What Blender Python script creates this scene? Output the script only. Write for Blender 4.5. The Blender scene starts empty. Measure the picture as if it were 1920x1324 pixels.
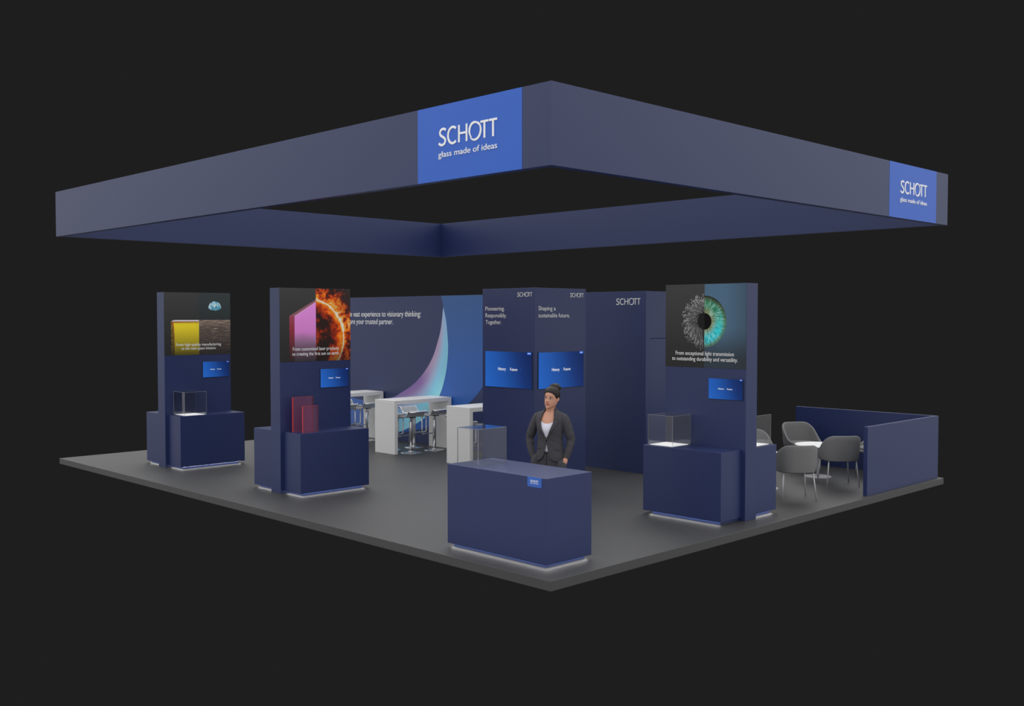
import bpy, bmesh, math, random
from mathutils import Vector, Matrix, noise as mnoise

sc = bpy.context.scene
PI = math.pi

# ------------------------------------------------------------------ camera
cam_d = bpy.data.cameras.new('camera')
cam = bpy.data.objects.new('camera', cam_d)
sc.collection.objects.link(cam)
cam_d.sensor_fit = 'HORIZONTAL'
cam_d.sensor_width = 36.0
cam_d.lens = 36.064
cam_d.clip_end = 200
cam.location = (-7.065, -6.633, 2.513)
cam.rotation_euler = (math.radians(90 - 1.987), 0, math.radians(45.368 - 90))
sc.camera = cam

# ------------------------------------------------------------------ world: a white light tent with a dark backdrop behind the stand
WHITE = 1.02       # radiance of the tent
FLOOR_RAD = 0.32
TOP_RAD = 0.25
REAR_RAD = 0.9
BACK = 0.0130      # radiance of the dark backdrop
world = bpy.data.worlds.new('studio')
sc.world = world
world.use_nodes = True
wn = world.node_tree
wn.nodes.clear()


def wmath(op, a, b=None, c=None):
    n = wn.nodes.new('ShaderNodeMath')
    n.operation = op
    for i, v in enumerate((a, b, c)):
        if v is None:
            continue
        if isinstance(v, (int, float)):
            n.inputs[i].default_value = v
        else:
            wn.links.new(v, n.inputs[i])
    return n.outputs[0]


tc = wn.nodes.new('ShaderNodeTexCoord')
sep = wn.nodes.new('ShaderNodeSeparateXYZ')
wn.links.new(tc.outputs['Generated'], sep.inputs[0])
dx, dy, dz = sep.outputs[0], sep.outputs[1], sep.outputs[2]
S2 = math.sqrt(.5)
fwd = wmath('ADD', wmath('MULTIPLY', dx, S2), wmath('MULTIPLY', dy, S2))
lat = wmath('ABSOLUTE', wmath('SUBTRACT', wmath('MULTIPLY', dx, S2), wmath('MULTIPLY', dy, S2)))
fpos = wmath('MAXIMUM', fwd, 0.001)
mh = wmath('DIVIDE', wmath('DIVIDE', lat, fpos), 1.35)
mv = wmath('DIVIDE', wmath('DIVIDE', wmath('ABSOLUTE', dz), fpos), 0.45)
mm = wmath('MAXIMUM', mh, mv)


def wrange(v, a, b, c, d):
    n = wn.nodes.new('ShaderNodeMapRange')
    n.interpolation_type = 'SMOOTHSTEP'
    for k, x in zip(('From Min', 'From Max', 'To Min', 'To Max'), (a, b, c, d)):
        n.inputs[k].default_value = x
    wn.links.new(v, n.inputs['Value'])
    return n.outputs[0]


open_ = wrange(mm, 0.9, 1.35, 0.0, 1.0)            # 0 inside the dark backdrop, 1 in the tent
low = wrange(dz, -0.12, 0.05, FLOOR_RAD, WHITE)     # the studio floor is much darker than the tent
top = wrange(dz, 0.25, 0.65, 0.0, TOP_RAD)          # extra world brightness overhead, added to lift upward faces
back = wmath('MULTIPLY', wrange(dz, 0.22, 0.40, 0.0, REAR_RAD), wrange(fwd, 0.0, 0.5, 0.0, 1.0))   # brighter world zone above the backdrop, added for grazing sheen
stren = wmath('ADD', low, wmath('ADD', top, back))
stren = wmath('MAXIMUM', wmath('MULTIPLY', stren, open_), BACK)
bg = wn.nodes.new('ShaderNodeBackground')
bg.inputs['Color'].default_value = (1, 1, 1, 1)
wn.links.new(stren, bg.inputs['Strength'])
wo = wn.nodes.new('ShaderNodeOutputWorld')
wn.links.new(bg.outputs[0], wo.inputs[0])

sc.view_settings.view_transform = 'Standard'
sc.view_settings.look = 'None'
sc.view_settings.gamma = 1
sc.view_settings.use_curve_mapping = False
sc.view_settings.exposure = 0
try:
    sc.cycles.use_denoising = True
    sc.cycles.max_bounces = 16
    sc.cycles.transmission_bounces = 14
    sc.cycles.transparent_max_bounces = 16
    sc.cycles.sample_clamp_indirect = 6
except Exception:
    pass


# ------------------------------------------------------------------ material helpers
def srgb(r, g, b):
    def f(c):
        c /= 255.0
        return c / 12.92 if c <= 0.04045 else ((c + 0.055) / 1.055) ** 2.4
    return (f(r), f(g), f(b), 1.0)


class NT:
    """small helper to write node graphs"""

    def __init__(self, name):
        self.m = bpy.data.materials.new(name)
        self.m.use_nodes = True
        self.t = self.m.node_tree
        self.b = self.t.nodes['Principled BSDF']

    def n(self, typ, **kw):
        nd = self.t.nodes.new(typ)
        for k, v in kw.items():
            setattr(nd, k, v)
        return nd

    def put(self, sock, v):
        if v is None:
            return
        if hasattr(v, 'is_output'):
            self.t.links.new(v, sock)
        else:
            try:
                sock.default_value = v
            except TypeError:
                sock.default_value = (v, v, v)

    def math(self, op, a, b=None, c=None, clamp=False):
        nd = self.n('ShaderNodeMath', operation=op, use_clamp=clamp)
        for i, v in enumerate((a, b, c)):
            self.put(nd.inputs[i], v)
        return nd.outputs[0]

    def xyz(self):
        o = self.n('ShaderNodeTexCoord').outputs['Object']
        s = self.n('ShaderNodeSeparateXYZ')
        self.t.links.new(o, s.inputs[0])
        return o, s.outputs[0], s.outputs[1], s.outputs[2]

    def comb(self, x, y, z):
        c = self.n('ShaderNodeCombineXYZ')
        for i, v in enumerate((x, y, z)):
            self.put(c.inputs[i], v)
        return c.outputs[0]

    def noise(self, vec, scale, detail=4, rough=.55, dist=0.0):
        nd = self.n('ShaderNodeTexNoise')
        self.put(nd.inputs['Vector'], vec)
        nd.inputs['Scale'].default_value = scale
        nd.inputs['Detail'].default_value = detail
        nd.inputs['Roughness'].default_value = rough
        nd.inputs['Distortion'].default_value = dist
        return nd.outputs['Fac']

    def range(self, v, a, b, c=0.0, d=1.0, smooth=False):
        nd = self.n('ShaderNodeMapRange')
        if smooth:
            nd.interpolation_type = 'SMOOTHSTEP'
        self.put(nd.inputs['Value'], v)
        for k, x in zip(('From Min', 'From Max', 'To Min', 'To Max'), (a, b, c, d)):
            nd.inputs[k].default_value = x
        return nd.outputs[0]

    def mix(self, f, a, b, mode='MIX'):
        nd = self.n('ShaderNodeMix', data_type='RGBA', blend_type=mode)
        self.put(nd.inputs[0], f)
        self.put(nd.inputs[6], a)
        self.put(nd.inputs[7], b)
        return nd.outputs[2]

    def ramp(self, f, stops):
        nd = self.n('ShaderNodeValToRGB')
        e = nd.color_ramp.elements
        while len(e) < len(stops):
            e.new(.5)
        for i, (p, c) in enumerate(stops):
            e[i].position = p
            e[i].color = c
        self.put(nd.inputs[0], f)
        return nd.outputs[0]

    def set(self, **kw):
        for k, v in kw.items():
            self.put(self.b.inputs[k.replace('_', ' ')], v)
        return self.m


def plain(name, col, rough=.5, metal=0.0, spec=.5, speck=0.0, scale=60.0, bump=0.0):
    """paint / metal / fabric with a faint procedural variation"""
    g = NT(name)
    o, x, y, z = g.xyz()
    f = g.noise(o, scale, 3)
    k = speck
    c = g.mix(f, tuple(max(0, v * (1 - k)) for v in col[:3]) + (1,), tuple(v * (1 + k) for v in col[:3]) + (1,))
    g.set(Base_Color=c, Roughness=rough, Metallic=metal)
    g.b.inputs['Specular IOR Level'].default_value = spec
    if bump:
        bn = g.n('ShaderNodeBump')
        bn.inputs['Strength'].default_value = bump
        bn.inputs['Distance'].default_value = .002
        g.t.links.new(f, bn.inputs['Height'])
        g.t.links.new(bn.outputs[0], g.b.inputs['Normal'])
    return g.m


def glow(name, col, strength, base=.6):
    g = NT(name)
    g.b.inputs['Specular IOR Level'].default_value = .1
    g.set(Base_Color=(base, base, base, 1), Emission_Color=col, Emission_Strength=strength)
    return g.m


NAVY = (.0155, .0275, .104, 1)
M = {}
M['navy'] = plain('navy_paint', NAVY, .42, speck=.04)
M['plinth'] = plain('plinth_blue', (.020, .036, .125, 1), .5, speck=.03)
M['floor'] = plain('grey_carpet', (.030, .030, .0304, 1), .50, spec=.75, speck=.16, scale=140, bump=.25)
M['sign_blue'] = plain('sign_blue', (.012, .110, .57, 1), .42, speck=.02)
M['badge_blue'] = plain('badge_blue', (.03, .12, .50, 1), .42, speck=.02)
M['letter'] = plain('white_lettering', (.95, .95, .95, 1), .5)
M['letter_dim'] = plain('soft_white_lettering', (.72, .72, .72, 1), .5)
M['white'] = plain('white_laminate', (.76, .755, .75, 1), .38, speck=.02)
M['chrome'] = plain('polished_chrome', (.74, .74, .75, 1), .24, metal=1.0, speck=.02)
M['seat'] = plain('silver_grey_seat', (.70, .70, .71, 1), .30, metal=.15, speck=.03)
M['fabric'] = plain('grey_wool', (.180, .180, .182, 1), .95, spec=.2, speck=.32, scale=210, bump=.5)
M['steel'] = plain('satin_grey_metal', (.46, .46, .47, 1), .4, metal=.2)
M['table_white'] = plain('white_table_top', (.9, .9, .9, 1), .35)
M['table_base'] = plain('light_grey_metal', (.48, .48, .50, 1), .4)
M['black'] = plain('black_plastic', (.012, .012, .014, 1), .4)
M['dark_gap'] = plain('dark_gap', (.01, .01, .012, 1), .8)
M['led'] = glow('led_strip', (1, .98, .95, 1), 7.0)
M['lightpad'] = glow('lit_white_pad', (1, 1, .99, 1), .62)

g = NT('clear_glass')
g.set(Base_Color=(1, 1, 1, 1), Roughness=0.0, IOR=1.45, Transmission_Weight=1.0)
M['glass'] = g.m
g = NT('glass_edge_light')
g.set(Base_Color=(.62, .63, .66, 1), Roughness=.35, IOR=1.3, Transmission_Weight=.35)  # pale tone stands in for light caught along the glass edges
M['glass_edge_light'] = g.m
g = NT('red_tinted_glass')
g.set(Base_Color=(.88, .46, .64, 1), Roughness=0.03, IOR=1.12, Transmission_Weight=.92)
M['redglass'] = g.m
M['rededge'] = plain('red_polished_edge', (.52, .045, .05, 1), .3)

# screens: blue picture, brightest lower left, dark upper right (object space of each display, x 0..1 handled in builder)


def screen_mat(name, h0, h1, z0, z1, axis):
    gg = NT(name)
    o, x, y, z = gg.xyz()
    h = x if axis == 'x' else y
    u = gg.range(h, h0, h1)
    v = gg.range(z, z0, z1)
    f = gg.math('ADD', gg.math('MULTIPLY', u, .82), gg.math('MULTIPLY', v, .18))
    c = gg.ramp(f, [(0.0, srgb(36, 100, 194)), (.35, srgb(30, 84, 168)), (.72, srgb(19, 50, 114)), (1.0, srgb(10, 30, 80))])
    gg.set(Base_Color=(.004, .006, .012, 1), Roughness=.5, Emission_Color=c, Emission_Strength=.90)
    gg.b.inputs['Specular IOR Level'].default_value = .08
    return gg.m


# ------------------------------------------------------------------ mesh helpers
def link(o):
    sc.collection.objects.link(o)
    return o


def tag(o, label=None, cat=None, group=None, kind=None):
    if label:
        o['label'] = label
    if cat:
        o['category'] = cat
    if group:
        o['group'] = group
    if kind:
        o['kind'] = kind
    return o


def thing(name, label, cat, loc=(0, 0, 0), rz=0.0, group=None):
    o = bpy.data.objects.new(name, None)
    o.empty_display_size = .2
    o.location = loc
    o.rotation_euler = (0, 0, rz)
    link(o)
    return tag(o, label, cat, group)


def origin(o):
    v = Vector((0, 0, 0))
    while o is not None:
        v = v + o.location
        o = o.parent
    return v


def part(name, bm, mat, parent=None, smooth=False, world=True, label=None):
    """link a bmesh as one object; world=True: coordinates are world coordinates"""
    me = bpy.data.meshes.new(name)
    bmesh.ops.recalc_face_normals(bm, faces=bm.faces[:])
    if smooth:
        for f in bm.faces:
            f.smooth = True
    bm.to_mesh(me)
    bm.free()
    return part_me(name, me, mat, parent, world, label)


def part_me(name, me, mat, parent=None, world=True, label=None):
    mats = mat if isinstance(mat, (list, tuple)) else [mat]
    for m in mats:
        me.materials.append(m)
    o = bpy.data.objects.new(name, me)
    link(o)
    if parent is not None:
        o.parent = parent
        if world:
            me.transform(Matrix.Translation(-origin(parent)))
    if label:
        o['label'] = label
    return o


def bevel(bm, w, seg=2, geom=None):
    if w > 0:
        bmesh.ops.bevel(bm, geom=geom or bm.edges[:], offset=w, segments=seg, affect='EDGES', profile=.6)


def box(x0, x1, y0, y1, z0, z1, bev=0.0, bm=None, seg=2):
    own = bmesh.new()
    bmesh.ops.create_cube(own, size=1)
    for v in own.verts:
        v.co = Vector(((x0 + x1) / 2 + v.co.x * (x1 - x0), (y0 + y1) / 2 + v.co.y * (y1 - y0), (z0 + z1) / 2 + v.co.z * (z1 - z0)))
    bevel(own, bev, seg)
    if bm is None:
        return own
    merge(bm, own)
    return bm


def merge(dst, src):
    me = bpy.data.meshes.new('tmp')
    src.to_mesh(me)
    src.free()
    dst.from_mesh(me)
    bpy.data.meshes.remove(me)


def catmull(pts, n=6, closed=False):
    P = [Vector(p) for p in pts]
    out = []
    m = len(P)
    rng = range(m) if closed else range(m - 1)
    for i in rng:
        p0 = P[(i - 1) % m] if closed or i > 0 else P[0] * 2 - P[1]
        p1 = P[i]
        p2 = P[(i + 1) % m]
        p3 = P[(i + 2) % m] if closed or i + 2 < m else P[-1] * 2 - P[-2]
        for k in range(n):
            t = k / n
            out.append(.5 * ((2 * p1) + (p2 - p0) * t + (2 * p0 - 5 * p1 + 4 * p2 - p3) * t * t + (3 * p1 - p0 - 3 * p2 + p3) * t ** 3))
    if not closed:
        out.append(P[-1])
    return out


def tube(pts, rad, seg=10, bm=None, cap=True, flat=None):
    """tube through points; rad number or list; flat=(a,b) scales of the two cross axes"""
    bm = bm or bmesh.new()
    P = [Vector(p) for p in pts]
    R = rad if isinstance(rad, (list, tuple)) else [rad] * len(P)
    rings = []
    up = None
    for i, p in enumerate(P):
        t = (P[min(i + 1, len(P) - 1)] - P[max(i - 1, 0)]).normalized()
        if up is None:
            a = Vector((0, 0, 1)) if abs(t.z) < .9 else Vector((1, 0, 0))
            up = (a - t * a.dot(t)).normalized()
        else:
            up = (up - t * up.dot(t)).normalized()
        sd = t.cross(up)
        fa, fb = flat or (1, 1)
        rings.append([bm.verts.new(p + up * (math.cos(2 * PI * k / seg) * R[i] * fa) + sd * (math.sin(2 * PI * k / seg) * R[i] * fb)) for k in range(seg)])
    for a, b in zip(rings, rings[1:]):
        for k in range(seg):
            bm.faces.new((a[k], a[(k + 1) % seg], b[(k + 1) % seg], b[k]))
    if cap:
        bm.faces.new(rings[0][::-1])
        bm.faces.new(rings[-1])
    return bm


def lathe(prof, seg=32, bm=None, cx=0, cy=0):
    bm = bm or bmesh.new()
    rings = []
    for r, z in prof:
        rings.append([bm.verts.new((cx + r * math.cos(2 * PI * k / seg), cy + r * math.sin(2 * PI * k / seg), z)) for k in range(seg)])
    for a, b in zip(rings, rings[1:]):
        for k in range(seg):
            bm.faces.new((a[k], a[(k + 1) % seg], b[(k + 1) % seg], b[k]))
    bm.faces.new(rings[0][::-1])
    bm.faces.new(rings[-1])
    return bm


# planes the lettering and prints sit on.  'X': faces -X, reading direction -Y.  'Y': faces -Y, reading direction +X
def on(plane, c, h, z, d):
    """world point: plane constant c, horizontal coordinate h, height z, standing d in front of the plane"""
    return Vector((c - d, h, z)) if plane == 'X' else Vector((h, c - d, z))


def slab(bm, plane, c, pts, d0, d1, mi=0):
    """polygon (h, z) as a thin slab between distances d0 and d1 in front of the plane"""
    A = [bm.verts.new(on(plane, c, h, z, d0)) for h, z in pts]
    B = [bm.verts.new(on(plane, c, h, z, d1)) for h, z in pts]
    n = len(pts)
    fs = [bm.faces.new(B), bm.faces.new(A[::-1])]
    for i in range(n):
        fs.append(bm.faces.new((A[i], A[(i + 1) % n], B[(i + 1) % n], B[i])))
    for f in fs:
        f.material_index = mi
    return bm


# ------------------------------------------------------------------ lettering
def font_mesh(s, spacing=1.0):
    cu = bpy.data.curves.new('t', 'FONT')
    cu.body = s
    cu.size = 1
    cu.space_character = spacing
    cu.resolution_u = 3
    cu.extrude = .5
    ob = link(bpy.data.objects.new('t', cu))
    dg = bpy.context.evaluated_depsgraph_get()
    dg.update()
    me = bpy.data.meshes.new_from_object(ob.evaluated_get(dg))
    bpy.data.objects.remove(ob)
    bpy.data.curves.remove(cu)
    return me


_cap = {}


def ext(me):
    xs = [v.co.x for v in me.vertices]
    ys = [v.co.y for v in me.vertices]
    return min(xs), max(xs), min(ys), max(ys)


def cap_height():
    if 'h' not in _cap:
        m = font_mesh('H')
        e = ext(m)
        _cap['h'] = e[3]
        bpy.data.meshes.remove(m)
    return _cap['h']


def letters(bm, s, plane, c, hl, hr, base, cap, d=.002, th=.001):
    """text s between horizontal coordinates hl (its left end) and hr (right end), baseline z, cap height"""
    me = font_mesh(s)
    x0, x1, y0, y1 = ext(me)
    sy = cap / cap_height()
    for v in me.vertices:
        u = (v.co.x - x0) / (x1 - x0)
        v.co = on(plane, c, hl + (hr - hl) * u, base + v.co.y * sy, d + th * (v.co.z + .5))
    bm.from_mesh(me)
    bpy.data.meshes.remove(me)
    return bm


def ribbon(pts, wid):
    """closed outline of a stroke along 2-D points with widths"""
    L, R = [], []
    n = len(pts)
    for i, p in enumerate(pts):
        a = pts[max(i - 1, 0)]
        b = pts[min(i + 1, n - 1)]
        t = Vector((b[0] - a[0], b[1] - a[1])).normalized()
        nrm = Vector((-t.y, t.x))
        w = wid[i] / 2 if isinstance(wid, list) else wid / 2
        L.append((p[0] + nrm.x * w, p[1] + nrm.y * w))
        R.append((p[0] - nrm.x * w, p[1] - nrm.y * w))
    return L + R[::-1]


def c2(pts, n=5):
    return [(p.x, p.y) for p in catmull([(a, b, 0) for a, b in pts], n)]


def logo_shapes():
    """wordmark outlines, x 0..0.889, cap height 0.176"""
    out = []
    w = .0245
    s_pts = c2([(.118, .152), (.096, .166), (.066, .168), (.036, .154), (.026, .126), (.042, .102), (.074, .085), (.102, .064), (.110, .040), (.094, .014), (.060, .004), (.030, .010), (.008, .026)])
    out.append(('r', s_pts, w))
    c_pts = [(.228 + .075 * math.cos(a), .087 + .083 * math.sin(a)) for a in [math.radians(50 + i * (260 / 22)) for i in range(23)]]
    out.append(('r', c_pts, w))
    out.append(('p', [(.312, 0), (.336, 0), (.336, .176), (.312, .176)]))
    out.append(('p', [(.428, 0), (.452, 0), (.452, .176), (.428, .176)]))
    out.append(('p', [(.336, .080), (.428, .080), (.428, .101), (.336, .101)]))
    # the O: two tapering arcs sliding past each other
    cx, cy, rx, ry = .5655, .0885, .085, .088
    A = [math.radians(38 + i * (195 / 26)) for i in range(27)]
    arc = []
    wd = []
    for i, a in enumerate(A):
        t = i / 26
        k = 1.0 - .13 * (1 - math.sin(PI * t) ** .7)
        arc.append((cx + rx * k * math.cos(a), cy + ry * k * math.sin(a)))
        wd.append(max(.002, .026 * math.sin(PI * t) ** .6))
    out.append(('r', arc, wd))
    A = [math.radians(214 + i * (212 / 26)) for i in range(27)]
    arc = []
    wd = []
    for i, a in enumerate(A):
        t = i / 26
        k = 1.0 + .09 * (1 - math.sin(PI * t) ** .7)
        arc.append((cx + rx * k * math.cos(a), cy + ry * k * math.sin(a)))
        wd.append(max(.002, .026 * math.sin(PI * t) ** .6))
    out.append(('r', arc, wd))
    for x0 in (.649, .774):
        out.append(('p', [(x0, .154), (x0 + .115, .154), (x0 + .115, .176), (x0, .176)]))
        out.append(('p', [(x0 + .045, 0), (x0 + .0695, 0), (x0 + .0695, .154), (x0 + .045, .154)]))
    return out


def logo(bm, plane, c, hl, hr, base, top, d=.002, th=.002):
    sx = (hr - hl) / .889
    sz = (top - base) / .176
    for kind, *a in logo_shapes():
        if kind == 'p':
            polys = [a[0]]
        else:
            pts, wd = a
            o = ribbon(pts, wd)
            n = len(o) // 2
            L, R = o[:n], o[n:][::-1]
            polys = [[L[i], L[i + 1], R[i + 1], R[i]] for i in range(n - 1)]
        for p in polys:
            slab(bm, plane, c, [(hl + x * sx, base + y * sz) for x, y in p], d, d + th)
    bmesh.ops.remove_doubles(bm, verts=bm.verts[:], dist=1e-6)
    return bm


# ================================================================== the setting
LX, LY = 8.988, 12.023
fl = part('floor', box(0, LX, 0, LY, -.098, 0, .004), M['floor'])
tag(fl, 'dark grey raised stand platform carrying the whole exhibition booth', 'floor', kind='structure')

WX = 5.95
wall = part('wall_back', box(WX, WX + .1, 3.512, 11.98, 0, 2.934, .002), M['navy'])
tag(wall, 'long navy back wall with crescent mural and white slogan', 'wall', kind='structure')

# mural: blue ring and the lit crescent, printed on the wall
gg = NT('mural_blue')
o, x, y, z = gg.xyz()
f = gg.range(z, .2, 2.95)
c = gg.ramp(f, [(0, (.012, .100, .42, 1)), (.45, (.016, .105, .42, 1)), (1, (.026, .098, .28, 1))])
M['mural_blue'] = gg.set(Base_Color=c, Roughness=.42)
gg = NT('mural_crescent')
o, x, y, z = gg.xyz()
dyy = gg.math('SUBTRACT', y, 10.30)
dzz = gg.math('SUBTRACT', z, 1.95)
rr = gg.math('SQRT', gg.math('ADD', gg.math('MULTIPLY', dyy, dyy), gg.math('MULTIPLY', dzz, dzz)))
ang = gg.math('ARCTAN2', dzz, gg.math('MULTIPLY', dyy, -1.0))          # 0 at the right flank, negative downwards
grain = gg.noise(o, 90, 2)
thick = gg.math('MAXIMUM', gg.range(ang, .42, -1.15, .03, 1.12), .03)
rel = gg.math('DIVIDE', gg.math('SUBTRACT', 2.0, rr), thick)
rel = gg.math('ADD', rel, gg.math('MULTIPLY', gg.math('SUBTRACT', grain, .5), .25))
low_c = gg.ramp(rel, [(0.0, (.32, .74, .78, 1)), (.36, (.24, .66, .86, 1)), (.58, (.36, .46, .70, 1)), (.80, (.30, .17, .42, 1)), (1.0, (.20, .11, .38, 1))])
mid_c = gg.ramp(rel, [(0.0, (.22, .58, .74, 1)), (.42, (.26, .56, .78, 1)), (.74, (.42, .40, .58, 1)), (1.0, (.44, .30, .48, 1))])
top_c = gg.ramp(rel, [(0.0, (.30, .48, .74, 1)), (1.0, (.42, .44, .68, 1))])
cc = gg.mix(gg.range(ang, -.62, -.15, 0, 1, True), low_c, mid_c)
cc = gg.mix(gg.range(ang, -.05, .38, 0, 1, True), cc, top_c)
lf = gg.range(y, 9.35, 10.9, 0, 1, True)
cc = gg.mix(lf, cc, (.04, .12, .42, 1))
M['mural_crescent'] = gg.set(Base_Color=cc, Roughness=.45)
outer = [(8.505, 2.932), (8.441, 2.717), (8.356, 2.433), (8.312, 2.098), (8.303, 1.888), (8.343, 1.551), (8.440, 1.231), (8.554, 1.003), (8.74, .76), (8.992, .535), (9.308, .375), (9.583, .262), (9.851, .178)]
inner = [(8.441, 2.717), (8.517, 2.285), (8.632, 1.987), (8.764, 1.729), (8.964, 1.486), (9.235, 1.259), (9.511, 1.094), (9.793, .969), (9.971, .893), (10.5, .78), (11.02, .762), (11.49, .80), (11.97, .92)]
big = [(6.62, 2.932), (6.68, 2.4), (6.85, 1.9), (7.05, 1.55), (7.335, 1.211), (7.521, 1.033), (7.721, .884), (8.25, .60), (8.912, .348), (9.344, .250), (9.86, .165)]
bm = bmesh.new()
oc = c2(outer, 5)
bc = c2(big, 5)
for i in range(60):            # blue ring as quads between the two curves
    def at(curve, t):
        f_ = t * (len(curve) - 1)
        k = min(int(f_), len(curve) - 2)
        u = f_ - k
        return (curve[k][0] * (1 - u) + curve[k + 1][0] * u, curve[k][1] * (1 - u) + curve[k + 1][1] * u)
    a, b = at(oc, i / 60), at(oc, (i + 1) / 60)
    c_, d_ = at(bc, (i + 1) / 60), at(bc, i / 60)
    bm.faces.new([bm.verts.new(on('X', WX, h, z_, .002)) for h, z_ in (a, b, c_, d_)])
oc2 = c2([(8.441, 2.717)] + outer[2:] + [(10.5, .125), (11.02, .19), (11.49, .24), (11.97, .36)], 5)
ic2 = c2(inner, 5)
for i in range(80):
    a, b = at(oc2, i / 80), at(oc2, (i + 1) / 80)
    c_, d_ = at(ic2, (i + 1) / 80), at(ic2, i / 80)
    f_ = bm.faces.new([bm.verts.new(on('X', WX, h, z_, .0024)) for h, z_ in (a, b, c_, d_)])
    f_.material_index = 1
bmesh.ops.remove_doubles(bm, verts=bm.verts[:], dist=1e-4)
part('mural', bm, [M['mural_blue'], M['mural_crescent']], wall, label='blue ring with cyan and purple crescent')
bm = bmesh.new()
# slogan, right end measured; the start of it runs behind the middle display panel
_m = font_mesh('vast experience to visionary thinking:')
_e = ext(_m)
_m2 = font_mesh('From vast experience to visionary thinking:')
_e2 = ext(_m2)
_m3 = font_mesh('your trusted partner.')
_e3 = ext(_m3)
_m4 = font_mesh('We are your trusted partner.')
_e4 = ext(_m4)
w1 = 2.256 * (_e2[1] - _e2[0]) / (_e[1] - _e[0])
w2 = 1.263 * (_e4[1] - _e4[0]) / (_e3[1] - _e3[0])
letters(bm, 'From vast experience to visionary thinking:', 'X', WX, 9.125 + w1, 9.125, 2.531, .110)
letters(bm, 'We are your trusted partner.', 'X', WX, 10.011 + w2, 10.011, 2.374, .110)
part('slogan', bm, M['letter'], wall, label='white lettering')
bm = bmesh.new()
logo(bm, 'X', WX, 4.125, 3.623, 2.720, 2.820)
part('wordmark', bm, M['letter_dim'], wall, label='white lettering')

# the store room behind the back wall
bm = box(WX + .1, 6.062, 3.512, 3.612, 0, 2.934)
box(6.062, 6.98, 3.512, 3.612, 2.180, 2.934, bm=bm)
box(6.98, 8.0, 3.512, 3.612, 0, 2.934, bm=bm)
w = part('wall_right', bm, M['navy'])
tag(w, 'navy end wall of the store room with a flush door', 'wall', kind='structure')
w = part('wall_rear', box(7.9, 8.0, 3.612, 11.88, 0, 2.934), M['navy'])
tag(w, 'navy rear wall of the store room', 'wall', kind='structure')
w = part('wall_left', box(6.05, 8.0, 11.88, 11.98, 0, 2.934), M['navy'])
tag(w, 'navy far end wall of the store room', 'wall', kind='structure')
d = part('door_1', box(6.065, 6.977, 3.514, 3.554, .006, 2.168, .002), M['navy'])
tag(d, 'flush navy door set in the store room wall', 'door', kind='structure')

# ================================================================== canopy ring
Z0, Z1, TH = 3.945, 4.730, .10
can = thing('canopy', 'large square-edged navy fascia ring hanging above the booth', 'canopy', (LX / 2, LY / 2, Z0))
part('fascia', box(0, TH, 0, LY, Z0, Z1), M['navy'], can)
part('fascia', box(TH, LX, 0, TH, Z0, Z1), M['navy'], can)
part('fascia', box(TH, LX, LY - TH, LY, Z0, Z1), M['navy'], can)
part('fascia', box(LX - TH, LX, TH, LY - TH, Z0, Z1), M['navy'], can)
s = part('sign_panel', box(-.002, 0, .384, 1.960, Z0, Z1), M['sign_blue'], can, label='bright blue sign panel')
bm = bmesh.new()
logo(bm, 'X', -.002, 1.616, .727, 4.309, 4.486, d=0, th=.006)
part('wordmark', bm, M['letter'], s, label='white lettering')
bm = bmesh.new()
letters(bm, 'glass made of ideas', 'X', -.002, 1.617, .727, 4.187, .060, d=0, th=.006)
part('tagline', bm, M['letter'], s, label='white lettering')
s = part('sign_panel', box(6.990, 8.562, -.002, 0, Z0, Z1), M['sign_blue'], can, label='bright blue sign panel')
bm = bmesh.new()
logo(bm, 'Y', -.002, 7.328, 8.217, 4.309, 4.486, d=0, th=.006)
part('wordmark', bm, M['letter'], s, label='white lettering')
bm = bmesh.new()
letters(bm, 'glass made of ideas', 'Y', -.002, 7.328, 8.220, 4.187, .060, d=0, th=.006)
part('tagline', bm, M['letter'], s, label='white lettering')

# ================================================================== cabinets with a lit plinth


def cabinet(name, label, cat, x0, x1, y0, y1, top, ix0, ix1, iy0, iy1, group=None):
    """body over a recessed plinth; i.. = recess of the plinth on each side"""
    t = thing(name, label, cat, ((x0 + x1) / 2, (y0 + y1) / 2, 0), 0, group)
    part('body', box(x0, x1, y0, y1, .039, top, .003), M['navy'], t)
    part('plinth', box(x0 + ix0, x1 - ix1, y0 + iy0, y1 - iy1, 0, .039), M['plinth'], t, label='brighter blue recessed plinth')
    bm = bmesh.new()
    sw, off = .022, .006
    px0, px1, py0, py1 = x0 + ix0, x1 - ix1, y0 + iy0, y1 - iy1
    zz0, zz1 = .0365, .0388
    ea, eb = (off + sw if ix0 > .03 else 0), (off + sw if ix1 > .03 else 0)
    if iy0 > .03:
        box(px0 - ea, px1 + eb, py0 - off - sw, py0 - off, zz0, zz1, bm=bm)
    if iy1 > .03:
        box(px0 - ea, px1 + eb, py1 + off, py1 + off + sw, zz0, zz1, bm=bm)
    if ix0 > .03:
        box(px0 - off - sw, px0 - off, py0 - (off if iy0 > .03 else 0), py1 + (off if iy1 > .03 else 0), zz0, zz1, bm=bm)
    if ix1 > .03:
        box(px1 + off, px1 + off + sw, py0 - (off if iy0 > .03 else 0), py1 + (off if iy1 > .03 else 0), zz0, zz1, bm=bm)
    part('led_strip', bm, M['led'], t, label='white light strip under the overhang')
    return t


# reception counter
rc = cabinet('reception_counter', 'navy reception counter with blue logo badge at the front corner', 'counter', .300, .985, .342, 1.835, .9086, .052, .052, .052, .052)
bd = part('badge', box(.297, .300, .405, .603, .808, .9080), M['badge_blue'], rc, label='bright blue badge')
bm = bmesh.new()
logo(bm, 'X', .297, .560, .448, .856, .878, d=0, th=.002)
letters(bm, 'glass made of ideas', 'X', .297, .560, .448, .841, .008, d=0, th=.002)
part('lettering', bm, M['letter'], bd, label='white lettering')


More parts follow.
